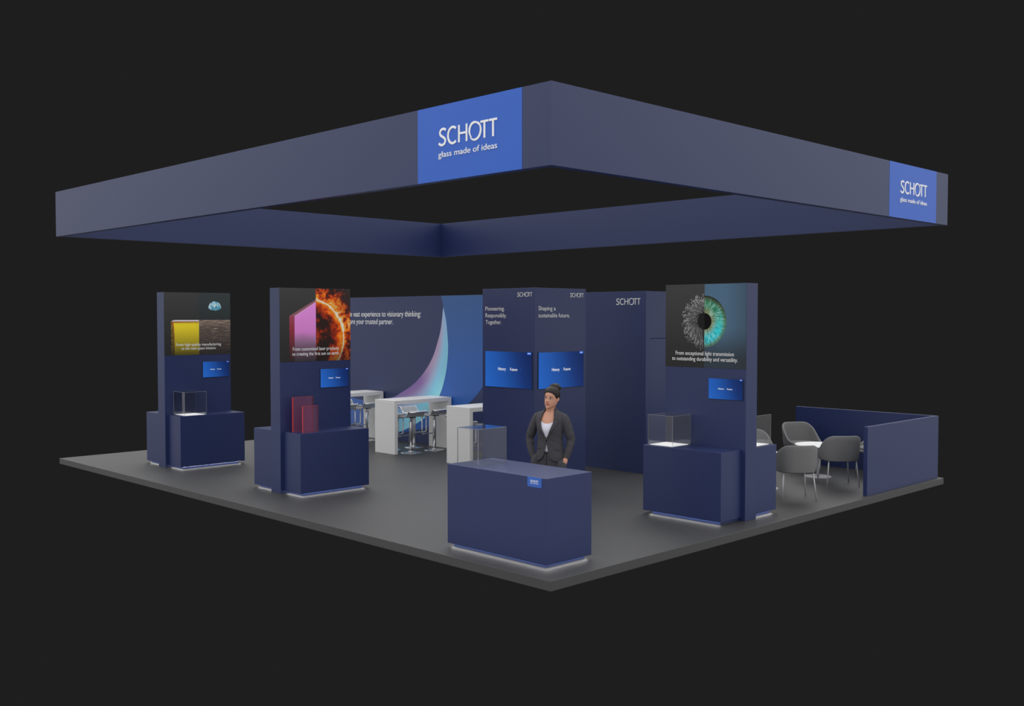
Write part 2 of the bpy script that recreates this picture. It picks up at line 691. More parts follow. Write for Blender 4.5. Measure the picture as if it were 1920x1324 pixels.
def vitrine(label, x0, x1, y0, y1, z, top, pad=True, group='clear display boxes'):
    t = thing('glass_showcase', label, 'showcase', ((x0 + x1) / 2, (y0 + y1) / 2, z), 0, group)
    th = .0045
    zb = z + .0005
    bm = box(x0, x1, y0, y1, zb, top)
    inn = box(x0 + th, x1 - th, y0 + th, y1 - th, zb, top - th)
    for f in [f for f in bm.faces if f.calc_center_median().z < zb + 1e-5]:
        bm.faces.remove(f)
    for f in [f for f in inn.faces if f.calc_center_median().z < zb + 1e-5]:
        inn.faces.remove(f)
    merge(bm, inn)
    bm.verts.ensure_lookup_table()
    lo = [v for v in bm.verts if v.co.z < zb + 1e-5]

    def ring_(xa, xb, ya, yb):
        return [min(lo, key=lambda v: (v.co.x - px) ** 2 + (v.co.y - py) ** 2) for px, py in ((xa, ya), (xb, ya), (xb, yb), (xa, yb))]
    ro, ri = ring_(x0, x1, y0, y1), ring_(x0 + th, x1 - th, y0 + th, y1 - th)
    for k in range(4):
        bm.faces.new((ro[k], ro[(k + 1) % 4], ri[(k + 1) % 4], ri[k]))
    part('cover', bm, M['glass'], t, label='clear glass cover')
    e = .0022  # thin strips added outside the cover, edge highlights put into their colour
    bm = bmesh.new()
    for xa in (x0 - e, x1):
        for ya in (y0 - e, y1):
            box(xa, xa + e, ya, ya + e, zb, top, bm=bm)
    for ya in (y0 - e, y1):
        box(x0, x1, ya, ya + e, top - e, top, bm=bm)
    for xa in (x0 - e, x1):
        box(xa, xa + e, y0, y1, top - e, top, bm=bm)
    part('edge_highlight', bm, M['glass_edge_light'], t, label='pale strips imitating light along the glass edges')
    if pad:
        part('base_pad', box(x0 + .018, x1 - .018, y0 + .018, y1 - .018, z + .0005, z + .006, .001), M['lightpad'], t, label='lit white base pad')
    return t


vitrine('tall clear glass box standing empty on the reception counter', .425, .845, 1.475, 1.855 - .045, .9086, 1.303, pad=False)

# ================================================================== display panels
PW, PT, PH = 1.22, .25, 2.934      # width, thickness, height

# ---- print materials
gg = NT('print_charcoal')
o, x, y, z = gg.xyz()
M['p_dark'] = gg.set(Base_Color=gg.ramp(gg.range(z, 1.87, 2.93), [(0, (.024, .024, .024, 1)), (.25, (.03, .03, .03, 1)), (1, (.058, .058, .058, 1))]), Roughness=.5, Specular_IOR_Level=.22)
gg = NT('print_slate')
o, x, y, z = gg.xyz()
M['p_slate'] = gg.set(Base_Color=gg.ramp(gg.range(z, 2.4, 2.93), [(0, (.028, .037, .038, 1)), (1, (.045, .056, .058, 1))]), Roughness=.5, Specular_IOR_Level=.22)
gg = NT('print_ground')
o, x, y, z = gg.xyz()
st = gg.noise(gg.comb(gg.math('MULTIPLY', x, 3.0), 0, gg.math('MULTIPLY', z, 22.0)), 2.4, 6, .62)
fine = gg.noise(gg.comb(gg.math('MULTIPLY', x, 12.0), 0, gg.math('MULTIPLY', z, 60.0)), 2.0, 3)
v = gg.math('ADD', gg.math('MULTIPLY', st, .75), gg.math('MULTIPLY', fine, .25))
c = gg.ramp(v, [(.3, (.075, .055, .052, 1)), (.48, (.135, .098, .085, 1)), (.58, (.26, .19, .145, 1)), (.66, (.75, .62, .48, 1))])
fade = gg.range(z, 1.93, 2.44, .10, 1.0)
hgh = gg.math('MULTIPLY', gg.range(z, 2.33, 2.46, 0, .75), gg.range(st, .42, .60, .2, 1.0))
c = gg.mix(hgh, c, (.46, .34, .25, 1))
M['p_ground'] = gg.set(Base_Color=gg.mix(fade, (.02, .018, .018, 1), c), Roughness=.55, Specular_IOR_Level=.22)
gg = NT('print_yellow')
o, x, y, z = gg.xyz()
st = gg.noise(gg.comb(gg.math('MULTIPLY', x, 40.0), 0, gg.math('MULTIPLY', z, 2.2)), 2.0, 3)
mask = gg.range(st, .62, .68, 0, .55)
c = gg.mix(mask, (1.0, .78, .03, 1), (.42, .30, .02, 1))
c = gg.mix(gg.range(z, 2.405, 2.425, 0, .6), c, (.35, .18, .02, 1))
fade = gg.range(z, 1.90, 2.36, .10, 1.0)
M['p_yellow'] = gg.set(Base_Color=gg.mix(fade, (.012, .011, .008, 1), c), Roughness=.5, Specular_IOR_Level=.22)
gg = NT('print_red_edge')
o, x, y, z = gg.xyz()
ns = gg.noise(o, 40, 3)
c = gg.mix(gg.range(ns, .45, .6), (.16, .10, .02, 1), (.42, .30, .03, 1))
fade = gg.range(z, 1.90, 2.36, .10, 1.0)
M['p_ysoft'] = gg.set(Base_Color=gg.mix(fade, (.02, .015, .012, 1), c), Roughness=.5, Specular_IOR_Level=.22)
gg = NT('print_red_line')
o, x, y, z = gg.xyz()
fade = gg.range(z, 1.95, 2.40, .08, 1.0)
M['p_redline'] = gg.set(Base_Color=gg.mix(fade, (.02, .015, .012, 1), (.50, .085, .03, 1)), Roughness=.5, Specular_IOR_Level=.22)
M['p_white'] = plain('print_white', (.80, .74, .74, 1), .5)
gg = NT('print_planet')
o, x, y, z = gg.xyz()
ns = gg.noise(gg.comb(gg.math('MULTIPLY', x, 2.0), y, z), 17, 7, .7, .6)
c = gg.ramp(ns, [(.38, (.015, .17, .28, 1)), (.47, (.06, .40, .56, 1)), (.53, (.42, .76, .90, 1)), (.60, (.92, .95, .97, 1))])
M['p_planet'] = gg.set(Base_Color=gg.mix(gg.range(z, 2.632, 2.650, .4, 1), (.02, .09, .13, 1), c), Roughness=.5, Specular_IOR_Level=.22)
# poster 2
gg = NT('print_pink')
o, x, y, z = gg.xyz()
wedge = gg.math('ADD', z, gg.math('MULTIPLY', gg.math('ABSOLUTE', gg.math('SUBTRACT', x, 1.19)), .35))
c = gg.ramp(gg.range(z, 1.88, 2.73), [(0, (.045, .035, .04, 1)), (.2, (.18, .09, .155, 1)), (.34, (.44, .22, .40, 1)), (.5, (.82, .27, .72, 1)), (1, (1.0, .34, .92, 1))])
band = gg.range(wedge, 2.20, 2.33, .75, 1.0)
M['p_pink'] = gg.set(Base_Color=gg.mix(band, (.05, .04, .045, 1), c), Roughness=.5, Specular_IOR_Level=.22)
gg = NT('print_wine')
o, x, y, z = gg.xyz()
M['p_wine'] = gg.set(Base_Color=gg.ramp(gg.range(z, 1.88, 2.53), [(0, (.03, .02, .02, 1)), (.3, (.12, .025, .035, 1)), (.75, (.33, .038, .06, 1)), (1, (.40, .07, .12, 1))]), Roughness=.5, Specular_IOR_Level=.22)
M['p_mauve'] = plain('print_mauve', (.33, .11, .15, 1), .5)
M['p_highlight'] = plain('print_highlight', (.85, .70, .78, 1), .5)
# sun centre through three measured points of its bright rim
SA, SB, SD = (1.421, 2.772), (1.909, 2.234), (1.823, 1.895)
_a = 2 * (SB[0] - SA[0]); _b = 2 * (SB[1] - SA[1]); _c = SB[0] ** 2 + SB[1] ** 2 - SA[0] ** 2 - SA[1] ** 2
_d = 2 * (SD[0] - SA[0]); _e_ = 2 * (SD[1] - SA[1]); _f = SD[0] ** 2 + SD[1] ** 2 - SA[0] ** 2 - SA[1] ** 2
_den = _a * _e_ - _b * _d
SUNX, SUNZ = (_c * _e_ - _b * _f) / _den, (_a * _f - _c * _d) / _den
SUNR = math.hypot(SA[0] - SUNX, SA[1] - SUNZ)
gg = NT('print_fire')
o, x, y, z = gg.xyz()
ddx = gg.math('SUBTRACT', x, SUNX)
ddz = gg.math('SUBTRACT', z, SUNZ)
r = gg.math('SQRT', gg.math('ADD', gg.math('MULTIPLY', ddx, ddx), gg.math('MULTIPLY', ddz, ddz)))
rn = gg.math('SUBTRACT', r, SUNR)
n1 = gg.range(gg.noise(o, 5.0, 9, .68, .9), .30, .70, .0, 1.0)
n2 = gg.range(gg.noise(o, 12, 7, .68, .5), .30, .70, .0, 1.0)
n3 = gg.noise(gg.comb(gg.math('ADD', x, 5.0), y, z), 3.2, 4, .6, .8)
flame_c = [(0.0, (.018, .013, .012, 1)), (.30, (.040, .012, .008, 1)), (.44, (.42, .030, .004, 1)), (.60, (.98, .13, .006, 1)), (.80, (1.0, .45, .03, 1)), (1.0, (1.0, .96, .78, 1))]
outv = gg.math('SUBTRACT', gg.math('ADD', gg.math('MULTIPLY', n1, .95), gg.math('MULTIPLY', n2, .45)), gg.range(rn, 0, .44, .04, .54))
inv = gg.math('ADD', gg.range(rn, -.22, 0, -.14, .30), gg.math('SUBTRACT', gg.math('ADD', gg.math('MULTIPLY', n1, .55), gg.math('MULTIPLY', n3, .85)), .24))
sel = gg.range(rn, -.004, .004)
val = gg.n('ShaderNodeMix', data_type='FLOAT')
gg.put(val.inputs[0], sel)
gg.put(val.inputs[2], inv)
gg.put(val.inputs[3], outv)
rim = gg.math('MULTIPLY', gg.math('MAXIMUM', gg.math('SUBTRACT', 1.0, gg.math('DIVIDE', gg.math('ABSOLUTE', rn), .030)), 0.0), .16)
core = gg.math('MULTIPLY', gg.range(gg.math('ABSOLUTE', rn), .008, .002), .8)
val2 = gg.math('ADD', gg.math('ADD', val.outputs[0], rim), core, clamp=True)
c = gg.ramp(val2, flame_c)
fade = gg.range(z, 1.88, 2.22, .25, 1.0)
cor = gg.math('MULTIPLY', gg.range(x, 1.72, 2.02, 0, 1), gg.range(z, 2.45, 2.9, 0, .85))
c = gg.mix(fade, (.015, .012, .01, 1), c)
M['p_fire'] = gg.set(Base_Color=gg.mix(cor, c, (.045, .032, .03, 1)), Roughness=.5, Specular_IOR_Level=.22)
# poster 3
gg = NT('print_steel_blue')
o, x, y, z = gg.xyz()
vv = gg.math('MULTIPLY', gg.range(z, 1.95, 2.45, .16, 1, True), gg.range(y, .29, .62, .55, 1.0))
M['p_sblue'] = gg.set(Base_Color=gg.mix(vv, (.024, .026, .028, 1), (.088, .175, .275, 1)), Roughness=.5, Specular_IOR_Level=.22)
gg = NT('print_iris')
o, x, y, z = gg.xyz()
dyy = gg.math('SUBTRACT', .901, y)
dzz = gg.math('SUBTRACT', z, 2.463)
r = gg.math('SQRT', gg.math('ADD', gg.math('MULTIPLY', dyy, dyy), gg.math('MULTIPLY', dzz, dzz)))
an = gg.math('ARCTAN2', dzz, dyy)
fib = gg.noise(gg.comb(gg.math('MULTIPLY', an, 9.0), gg.math('MULTIPLY', r, 7.0), 0), 1.6, 5, .6, .5)
cry = gg.noise(gg.comb(gg.math('MULTIPLY', an, 2.6), gg.math('MULTIPLY', r, 9.0), 3.0), 1.8, 3, .5, .6)
rel = gg.range(r, .105, .327)
base = gg.ramp(gg.range(an, -1.45, 1.3), [(0, (.05, .70, .78, 1)), (.35, (.02, .76, .84, 1)), (.55, (.05, .56, .46, 1)), (.78, (.055, .34, .19, 1)), (1, (.05, .27, .12, 1))])
gold = gg.mix(gg.range(rel, .06, .42), (.26, .26, .07, 1), base)
lite = gg.mix(gg.range(fib, .50, .66, 0, .85), gold, (.52, .86, .80, 1))
drk = gg.mix(gg.range(fib, .47, .34, 0, .85), lite, (.02, .12, .09, 1))
drk = gg.mix(gg.range(cry, .36, .28, 0, .85), drk, (.012, .10, .10, 1))
edge_g = gg.mix(gg.range(rel, .70, .93, 0, .8), drk, (.13, .20, .06, 1))
rimd = gg.math('MULTIPLY', gg.range(rel, .62, .99), gg.range(an, .0, 1.0, .25, 1.0))
M['p_iris'] = gg.set(Base_Color=gg.mix(rimd, edge_g, (.012, .013, .010, 1)), Roughness=.5, Specular_IOR_Level=.22)
M['p_pupil'] = plain('print_pupil', (.008, .007, .008, 1), .8, spec=.08)
M['p_pupil_grey'] = plain('print_pupil_grey', (.019, .019, .020, 1), .8, spec=.08)
M['p_fibre'] = plain('print_fibre', (.46, .46, .46, 1), .6, spec=.15)
M['p_fibre_soft'] = plain('print_fibre_soft', (.20, .20, .20, 1), .6, spec=.15)
M['p_dot'] = plain('print_dot', (.75, .75, .75, 1), .6, spec=.15)


def monitor(label, plane, c, hl, hr, z0, z1, cap, group):
    """wall screen: hl = left end, hr = right end in reading direction"""
    hc = (hl + hr) / 2
    base = on(plane, c, hc, z0, 0)
    t = thing('wall_monitor', label, 'screen', base, 0, group)
    dpt = .010
    hl, hr = hl - .008, hr - .008
    lo, hi = min(hl, hr), max(hl, hr)
    g_ = .004
    if plane == 'X':
        cas = box(c - dpt, c - .001, lo, hi, z0, z1, .003)
        dis = box(c - dpt - .002, c - dpt, lo + g_, hi - g_, z0 + g_, z1 - g_)
        mt = screen_mat('screen_picture', hi - base.y, lo - base.y, 0, z1 - z0, 'y')
    else:
        cas = box(lo, hi, c - dpt, c - .001, z0, z1, .003)
        dis = box(lo + g_, hi - g_, c - dpt - .002, c - dpt, z0 + g_, z1 - g_)
        mt = screen_mat('screen_picture', lo - base.x, hi - base.x, 0, z1 - z0, 'x')
    part('casing', cas, M['black'], t, label='black casing')
    ds = part('display', dis, mt, t, label='glowing blue screen')
    W = hr - hl
    f = c - dpt - .002

    def H(u):
        return hl + W * u
    zm = z0 + (z1 - z0) * .475
    gl_ = M['screen_text']
    bm = bmesh.new()
    letters(bm, 'History', plane, f, H(.287), H(.452), zm, cap, d=0, th=.001)
    letters(bm, 'Future', plane, f, H(.546), H(.697), zm, cap, d=0, th=.001)
    part('caption', bm, gl_, ds, label='white lettering')
    bm = bmesh.new()
    slab(bm, plane, f, [(H(.499), zm - cap * .1), (H(.503), zm - cap * .1), (H(.503), zm + cap), (H(.499), zm + cap)], 0, .001)
    for u0, sgn in ((.205, -1), (.765, 1)):
        k = .010 * sgn
        for za, zb in ((zm - cap * .1, zm + cap * .4), (zm + cap * .9, zm + cap * .4)):
            slab(bm, plane, f, [(H(u0), za), (H(u0 + .003), za), (H(u0 + k + .003), zb), (H(u0 + k), zb)], 0, .001)
    part('arrows', bm, M['screen_faint'], ds, label='faint divider and arrows')
    bm = bmesh.new()
    bz0 = z1 - g_ - (z1 - z0) * .066
    slab(bm, plane, f, [(H(.900), bz0), (H(.985), bz0), (H(.985), z1 - g_ - .001), (H(.900), z1 - g_ - .001)], 0, .0006)
    logo(bm, plane, f, H(.914), H(.971), bz0 + (z1 - z0) * .017, bz0 + (z1 - z0) * .047, d=.0006, th=.0006)
    for fc in bm.faces:
        if abs((fc.calc_center_median() - on(plane, f, 0, 0, 0)).x if plane == 'X' else (fc.calc_center_median() - on(plane, f, 0, 0, 0)).y) > .00055 and fc.calc_area() < abs(W) * (z1 - z0) * .002:
            fc.material_index = 1
    part('logo_badge', bm, [M['screen_badge'], M['screen_text']], ds, label='bright blue logo badge')
    return t


M['screen_text'] = glow('screen_white', (1, 1, 1, 1), .8, .1)
M['screen_faint'] = glow('screen_faint', srgb(44, 96, 180), .9, .01)
M['screen_badge'] = glow('screen_badge', srgb(18, 92, 215), .95, .01)


def display_panel(label, plane, c, h0, name='exhibit_board'):
    """h0 = lower horizontal coordinate of the panel; faces -Y ('Y') or -X ('X')"""
    if plane == 'Y':
        x0, x1, y0, y1 = h0, h0 + PW, c, c + PT
    else:
        x0, x1, y0, y1 = c, c + PT, h0, h0 + PW
    t = thing(name, label, 'display board', ((x0 + x1) / 2, (y0 + y1) / 2, 0), 0, 'tall display panels')
    part('panel_body', box(x0, x1, y0, y1, 0, PH, .002), M['navy'], t)
    return t


def poly_poster(plane, c, shapes):
    bm = bmesh.new()
    mats = []
    for lay, (mat, pts) in enumerate(shapes):
        if mat not in mats:
            mats.append(mat)
        slab(bm, plane, c, pts, 0, mat_lay(lay), mats.index(mat))
    return bm, [M[k] for k in mats]


def mat_lay(l):
    return .0030 + .00025 * l


def arc(cx, cz, r, a0, a1, n=40, rz=None):
    rz = rz or r
    return [(cx + r * math.cos(math.radians(a0 + (a1 - a0) * i / n)), cz + rz * math.sin(math.radians(a0 + (a1 - a0) * i / n))) for i in range(n + 1)]


PB = 1.876       # lower edge of the prints


def place_poster(bm, mats, parent, base_off):
    """prints use world-space patterns: keep object origin at world zero in pattern space"""
    me = bpy.data.meshes.new('poster')
    bmesh.ops.recalc_face_normals(bm, faces=bm.faces[:])
    bm.to_mesh(me)
    bm.free()
    for m in mats:
        me.materials.append(m)
    o = bpy.data.objects.new('poster', me)
    link(o)
    o.parent = parent
    o.location = -origin(parent) + Vector(base_off)
    o['label'] = 'printed picture'
    return o


# ---- panel 1: yellow block / planet over brown ground (pattern space = its world place)
def cabinets_for(plane, c, h0, labels):
    d0, d1 = .43, .56
    lo, hi = h0 + .055, h0 + .055 + 1.18
    if plane == 'Y':
        f = cabinet('display_cabinet', labels[0], 'cabinet', lo, hi, c - d0, c - .001, .88, .07, .09, .045, 0.0, 'navy display cabinets')
        r_ = cabinet('display_cabinet', labels[1], 'cabinet', lo, hi - .03, c + PT + .001, c + PT + d1, .88, .07, .07, 0.0, .05, 'navy display cabinets')
    else:
        f = cabinet('display_cabinet', labels[0], 'cabinet', c - d0 - .015, c - .001, lo, hi, .88, .045, 0.0, .03, .12, 'navy display cabinets')
        r_ = cabinet('display_cabinet', labels[1], 'cabinet', c + PT + .001, c + PT + d1, lo, hi - .03, .88, 0.0, .09, .04, .05, 'navy display cabinets')
    return f, r_


C1, H1 = 9.61, .822
p1 = display_panel('tall navy panel with yellow block and planet picture', 'Y', C1, H1)
E = H1 + PW
mid = 1.449
shapes = [
    ('p_dark', [(H1, PB), (E, PB), (E, PH - .001), (H1, PH - .001)]),
    ('p_slate', [(mid, 2.40), (E, 2.40), (E, PH - .001), (mid, PH - .001)]),
    ('p_ground', [(mid, PB), (E, PB), (E, 2.471), (mid, 2.471)]),
    ('p_ysoft', [(.944, PB), (1.006, PB), (.996, 2.20), (.985, 2.36), (.962, 2.44), (.945, 2.447), (.940, 2.42)]),
    ('p_yellow', [(1.000, PB), (mid, PB), (mid, 2.436), (1.005, 2.428), (.978, 2.435), (.996, 2.30), (1.003, 2.15)]),
    ('p_redline', [(.998, 1.90), (1.003, 1.90), (1.002, 2.20), (.996, 2.33), (.984, 2.436), (.955, 2.440), (.962, 2.410), (.980, 2.34), (.992, 2.20)]),
    ('p_redline', [(.984, 2.428), (mid, 2.435), (mid, 2.444), (.960, 2.441)]),
    ('p_white', [(.945, 2.447), (.962, 2.444), (mid, 2.444), (mid, 2.470), (1.011, 2.470), (.985, 2.465)]),
    ('p_planet', arc(1.747, 2.678, .118, 0, 180, 24, .113) + arc(1.747, 2.678, .118, 180, 360, 16, .046)[1:-1]),
]
bm, mats = poly_poster('Y', C1, shapes)
po = place_poster(bm, mats, p1, (0, 0, 0))
bm = bmesh.new()
letters(bm, 'From high-quality manufacturing', 'Y', C1, 1.032, 1.858, 2.030, .046, d=.0056, th=.001)
letters(bm, 'to the next space mission.', 'Y', C1, 1.124, 1.763, 1.966, .046, d=.0056, th=.001)
part_o = part('caption', bm, M['letter'], po, world=False, label='white lettering')
cabinets_for('Y', C1, H1, ['navy cabinet in front of the planet panel, with a lit glass box on it', 'navy cabinet behind the planet panel, leftmost in the photo'])
monitor('small blue wall screen on the planet panel, farthest left', 'Y', C1, 1.515, 2.015, 1.480, 1.755, .018, 'blue wall screens')
vitrine('clear glass box with lit white base on the far left cabinet', .975, 1.365, 9.222, 9.604, .88, 1.272)

# ---- panel 2: pink glass block / sun
C2_, H2 = 6.04, .812
p2 = display_panel('tall navy panel with pink glass block and blazing sun picture', 'Y', C2_, H2)
E = H2 + PW
mid = 1.421
shapes = [
    ('p_dark', [(H2, PB), (E, PB), (E, PH - .001), (H2, PH - .001)]),
    ('p_fire', [(mid, PB), (E, PB), (E, PH - .001), (mid, PH - .001)]),
    ('p_wine', [(.973, PB), (1.062, PB), (1.062, 2.530), (.973, 2.533)]),
    ('p_mauve', [(.973, 2.533), (1.059, 2.529), (mid, 2.736), (mid, 2.774)]),
    ('p_pink', [(1.059, PB), (mid, PB), (mid, 2.733), (1.059, 2.527)]),
    ('p_highlight', [(1.059, 2.527), (mid, 2.733), (mid, 2.740), (1.059, 2.533)]),
]
bm, mats = poly_poster('Y', C2_, shapes)
po = place_poster(bm, mats, p2, (0, 0, 0))
bm = bmesh.new()
letters(bm, 'From customized laser products', 'Y', C2_, 1.026, 1.818, 2.034, .049, d=.0056, th=.001)
letters(bm, 'to creating the first sun on earth.', 'Y', C2_, 1.016, 1.829, 1.963, .049, d=.0056, th=.001)
part('caption', bm, M['letter'], po, world=False, label='white lettering')
cabinets_for('Y', C2_, H2, ['navy cabinet in front of the sun panel, with red glass plates on it', 'navy cabinet behind the sun panel, seen past its left edge'])
monitor('small blue wall screen on the sun panel', 'Y', C2_, 1.496, 1.995, 1.479, 1.758, .018, 'blue wall screens')


def plate(label, x0, x1, y0, y1, z0, z1):
    t = thing('glass_plate', label, 'glass plate', ((x0 + x1) / 2, (y0 + y1) / 2, z0), 0, 'red edged glass plates')
    e = .003
    part('pane', box(x0 + e, x1 - e, y0, y1, z0 + e, z1 - e), M['redglass'], t, label='pale red see-through glass')
    bm = bmesh.new()
    box(x0, x0 + e, y0 - .0005, y1 + .0005, z0, z1, bm=bm)
    box(x1 - e, x1, y0 - .0005, y1 + .0005, z0, z1, bm=bm)
    box(x0 + e, x1 - e, y0 - .0005, y1 + .0005, z1 - e, z1, bm=bm)
    box(x0 + e, x1 - e, y0 - .0005, y1 + .0005, z0, z0 + e, bm=bm)
    part('edge', bm, M['rededge'], t, label='glossy red edge')
    return t


plate('taller red-edged glass plate standing at the back of the cabinet', .942, 1.276, 5.905, 5.935, .88, 1.374)
plate('shorter red-edged glass plate standing in front of the taller one', .992, 1.246, 5.735, 5.757, .88, 1.255)

# ---- panel 3: fibre optics / iris
C3, H3 = 3.80, .288
p3 = display_panel('tall navy panel with eye iris picture, nearest right', 'X', C3, H3)
E = H3 + PW
mid = .901
IC = (.901, 2.463)
shapes = [
    ('p_dark', [(H3, PB), (E, PB), (E, PH - .001), (H3, PH - .001)]),
    ('p_sblue', [(H3, PB), (mid, PB), (mid, PH - .001), (H3, PH - .001)]),
    ('p_iris', arc(IC[0], IC[1], .326, -90, -270, 56)),
]
# the mirror: reading direction is -Y, so the iris (right half in the photo) has smaller Y
shapes[2] = ('p_iris', arc(IC[0], IC[1], .326, 90, 270, 56))
bm, mats = poly_poster('X', C3, shapes)
mats_names = ['p_fibre', 'p_fibre_soft', 'p_dot', 'p_pupil', 'p_pupil_grey']
mi0 = len(mats)
mats += [M[k] for k in mats_names]
rnd = random.Random(5)
for i in range(260):
    a = math.radians(92 + 176 * rnd.random())              # angle around the centre, left half in the photo
    tw = math.radians(rnd.uniform(30, 84))
    r0 = .106
    r1 = rnd.uniform(.24, .345)
    a1 = a + 0
    a0 = a - tw * (1 if a < PI * 1.05 else .75) * .9
    pin = (IC[0] - r0 * math.cos(a0) * 1.0, IC[1] + r0 * math.sin(a0))
    pout = (IC[0] - r1 * math.cos(a1), IC[1] + r1 * math.sin(a1))
    if pin[0] < mid + .002:
        # start on the picture's centre line instead
        t_ = (mid + .002 - pin[0]) / max(1e-6, pout[0] - pin[0])
        if t_ > .9 or pout[0] <= mid + .004:
            continue
        pin = (mid + .002, pin[1] + (pout[1] - pin[1]) * t_)
    dv = Vector((pout[0] - pin[0], pout[1] - pin[1]))
    nv = Vector((-dv.y, dv.x)).normalized() * rnd.uniform(.0007, .0013)
    slab(bm, 'X', C3, [(pin[0] - nv.x, pin[1] - nv.y), (pout[0] - nv.x, pout[1] - nv.y), (pout[0] + nv.x, pout[1] + nv.y), (pin[0] + nv.x, pin[1] + nv.y)], 0, .0038, mi0 + (0 if rnd.random() < .45 else 1))
    for q in range(rnd.choice((0, 1, 1, 2))):
        rr_ = rnd.uniform(.0026, .0050)
        ph = (pout[0] + rnd.uniform(-.012, .02), pout[1] + rnd.uniform(-.02, .02))
        if ph[0] < mid + .006:
            continue
        slab(bm, 'X', C3, [(ph[0] + rr_ * math.cos(k * PI / 3), ph[1] + rr_ * math.sin(k * PI / 3)) for k in range(6)], 0, .0040, mi0 + 2)
slab(bm, 'X', C3, arc(IC[0], IC[1], .105, 90, 270, 32), 0, .0042, mi0 + 3)
slab(bm, 'X', C3, arc(IC[0], IC[1], .105, -90, 90, 32), 0, .0042, mi0 + 4)
po = place_poster(bm, mats, p3, (0, 0, 0))
bm = bmesh.new()
letters(bm, 'From exceptional light transmission', 'X', C3, 1.342, .461, 2.032, .049, d=.0056, th=.001)
letters(bm, 'to outstanding durability and versatility.', 'X', C3, 1.400, .405, 1.961, .049, d=.0056, th=.001)
part('caption', bm, M['letter'], po, world=False, label='white lettering')
cabinets_for('X', C3, H3, ['navy cabinet in front of the eye panel, with a lit glass box on it', 'navy cabinet behind the eye panel, beside the lounge'])
monitor('small blue wall screen on the eye panel', 'X', C3, .837, .330, 1.486, 1.752, .018, 'blue wall screens')
vitrine('clear glass box with lit white base in front of the eye panel', 3.412, 3.792, 1.105, 1.488, .88, 1.268)
vitrine('clear glass box with lit white base behind the eye panel', 4.165, 4.550, .395, .778, .88, 1.268)

# ================================================================== centre tower
TX, TY, TXE, TYE = 3.365, 3.475, 4.458, 4.556
tw = thing('display_tower', 'square navy tower with slogans and screens in the middle', 'tower', ((TX + TXE) / 2, (TY + TYE) / 2, 0))
part('tower_body', box(TX, TXE, TY, TYE, 0, 2.934, .003), M['navy'], tw)
bm = bmesh.new()
logo(bm, 'X', TX, 3.822, 3.521, 2.811, 2.870)
part('wordmark', bm, M['letter_dim'], tw, label='white lettering')
bm = bmesh.new()
logo(bm, 'Y', TY, 4.105, 4.402, 2.811, 2.870)
part('wordmark', bm, M['letter_dim'], tw, label='white lettering')
bm = bmesh.new()
letters(bm, 'Pioneering.', 'X', TX, 4.491, 4.085, 2.614, .059)
letters(bm, 'Responsibly.', 'X', TX, 4.489, 4.044, 2.514, .059)
letters(bm, 'Together.', 'X', TX, 4.487, 4.150, 2.415, .059)
part('slogan', bm, M['letter_dim'], tw, label='white lettering')
bm = bmesh.new()
letters(bm, 'Shaping a', 'Y', TY, 3.440, 3.797, 2.614, .059)
letters(bm, 'sustainable future.', 'Y', TY, 3.440, 4.100, 2.514, .059)
part('slogan', bm, M['letter_dim'], tw, label='white lettering')
monitor('large blue screen on the left face of the tower', 'X', TX, 4.496, 3.524, 1.490, 2.019, .042, 'blue wall screens')
monitor('large blue screen on the right face of the tower, behind the woman', 'Y', TY, 3.440, 4.410, 1.489, 2.017, .042, 'blue wall screens')

# ================================================================== bar tables and stools


def bar_table(label, y0, y1):
    x0, x1, zt, t_ = 4.545, 5.925, .986, .072
    t = thing('bar_table', label, 'table', ((x0 + x1) / 2, (y0 + y1) / 2, 0), 0, 'white bar tables')
    part('table_top', box(x0, x1, y0, y1, zt - t_, zt, .003), M['white'], t)
    part('side_leg', box(x0, x0 + t_, y0, y1, 0, zt - t_, .003), M['white'], t)
    part('side_leg', box(x1 - t_, x1, y0, y1, 0, zt - t_, .003), M['white'], t)
    return t


bar_table('long white bar table in the middle of the three', 8.180, 8.772)
bar_table('white bar table nearest the tower, seen through the counter glass box', 6.140, 6.735)
bar_table('white bar table farthest back, partly behind the sun panel', 10.310, 10.905)


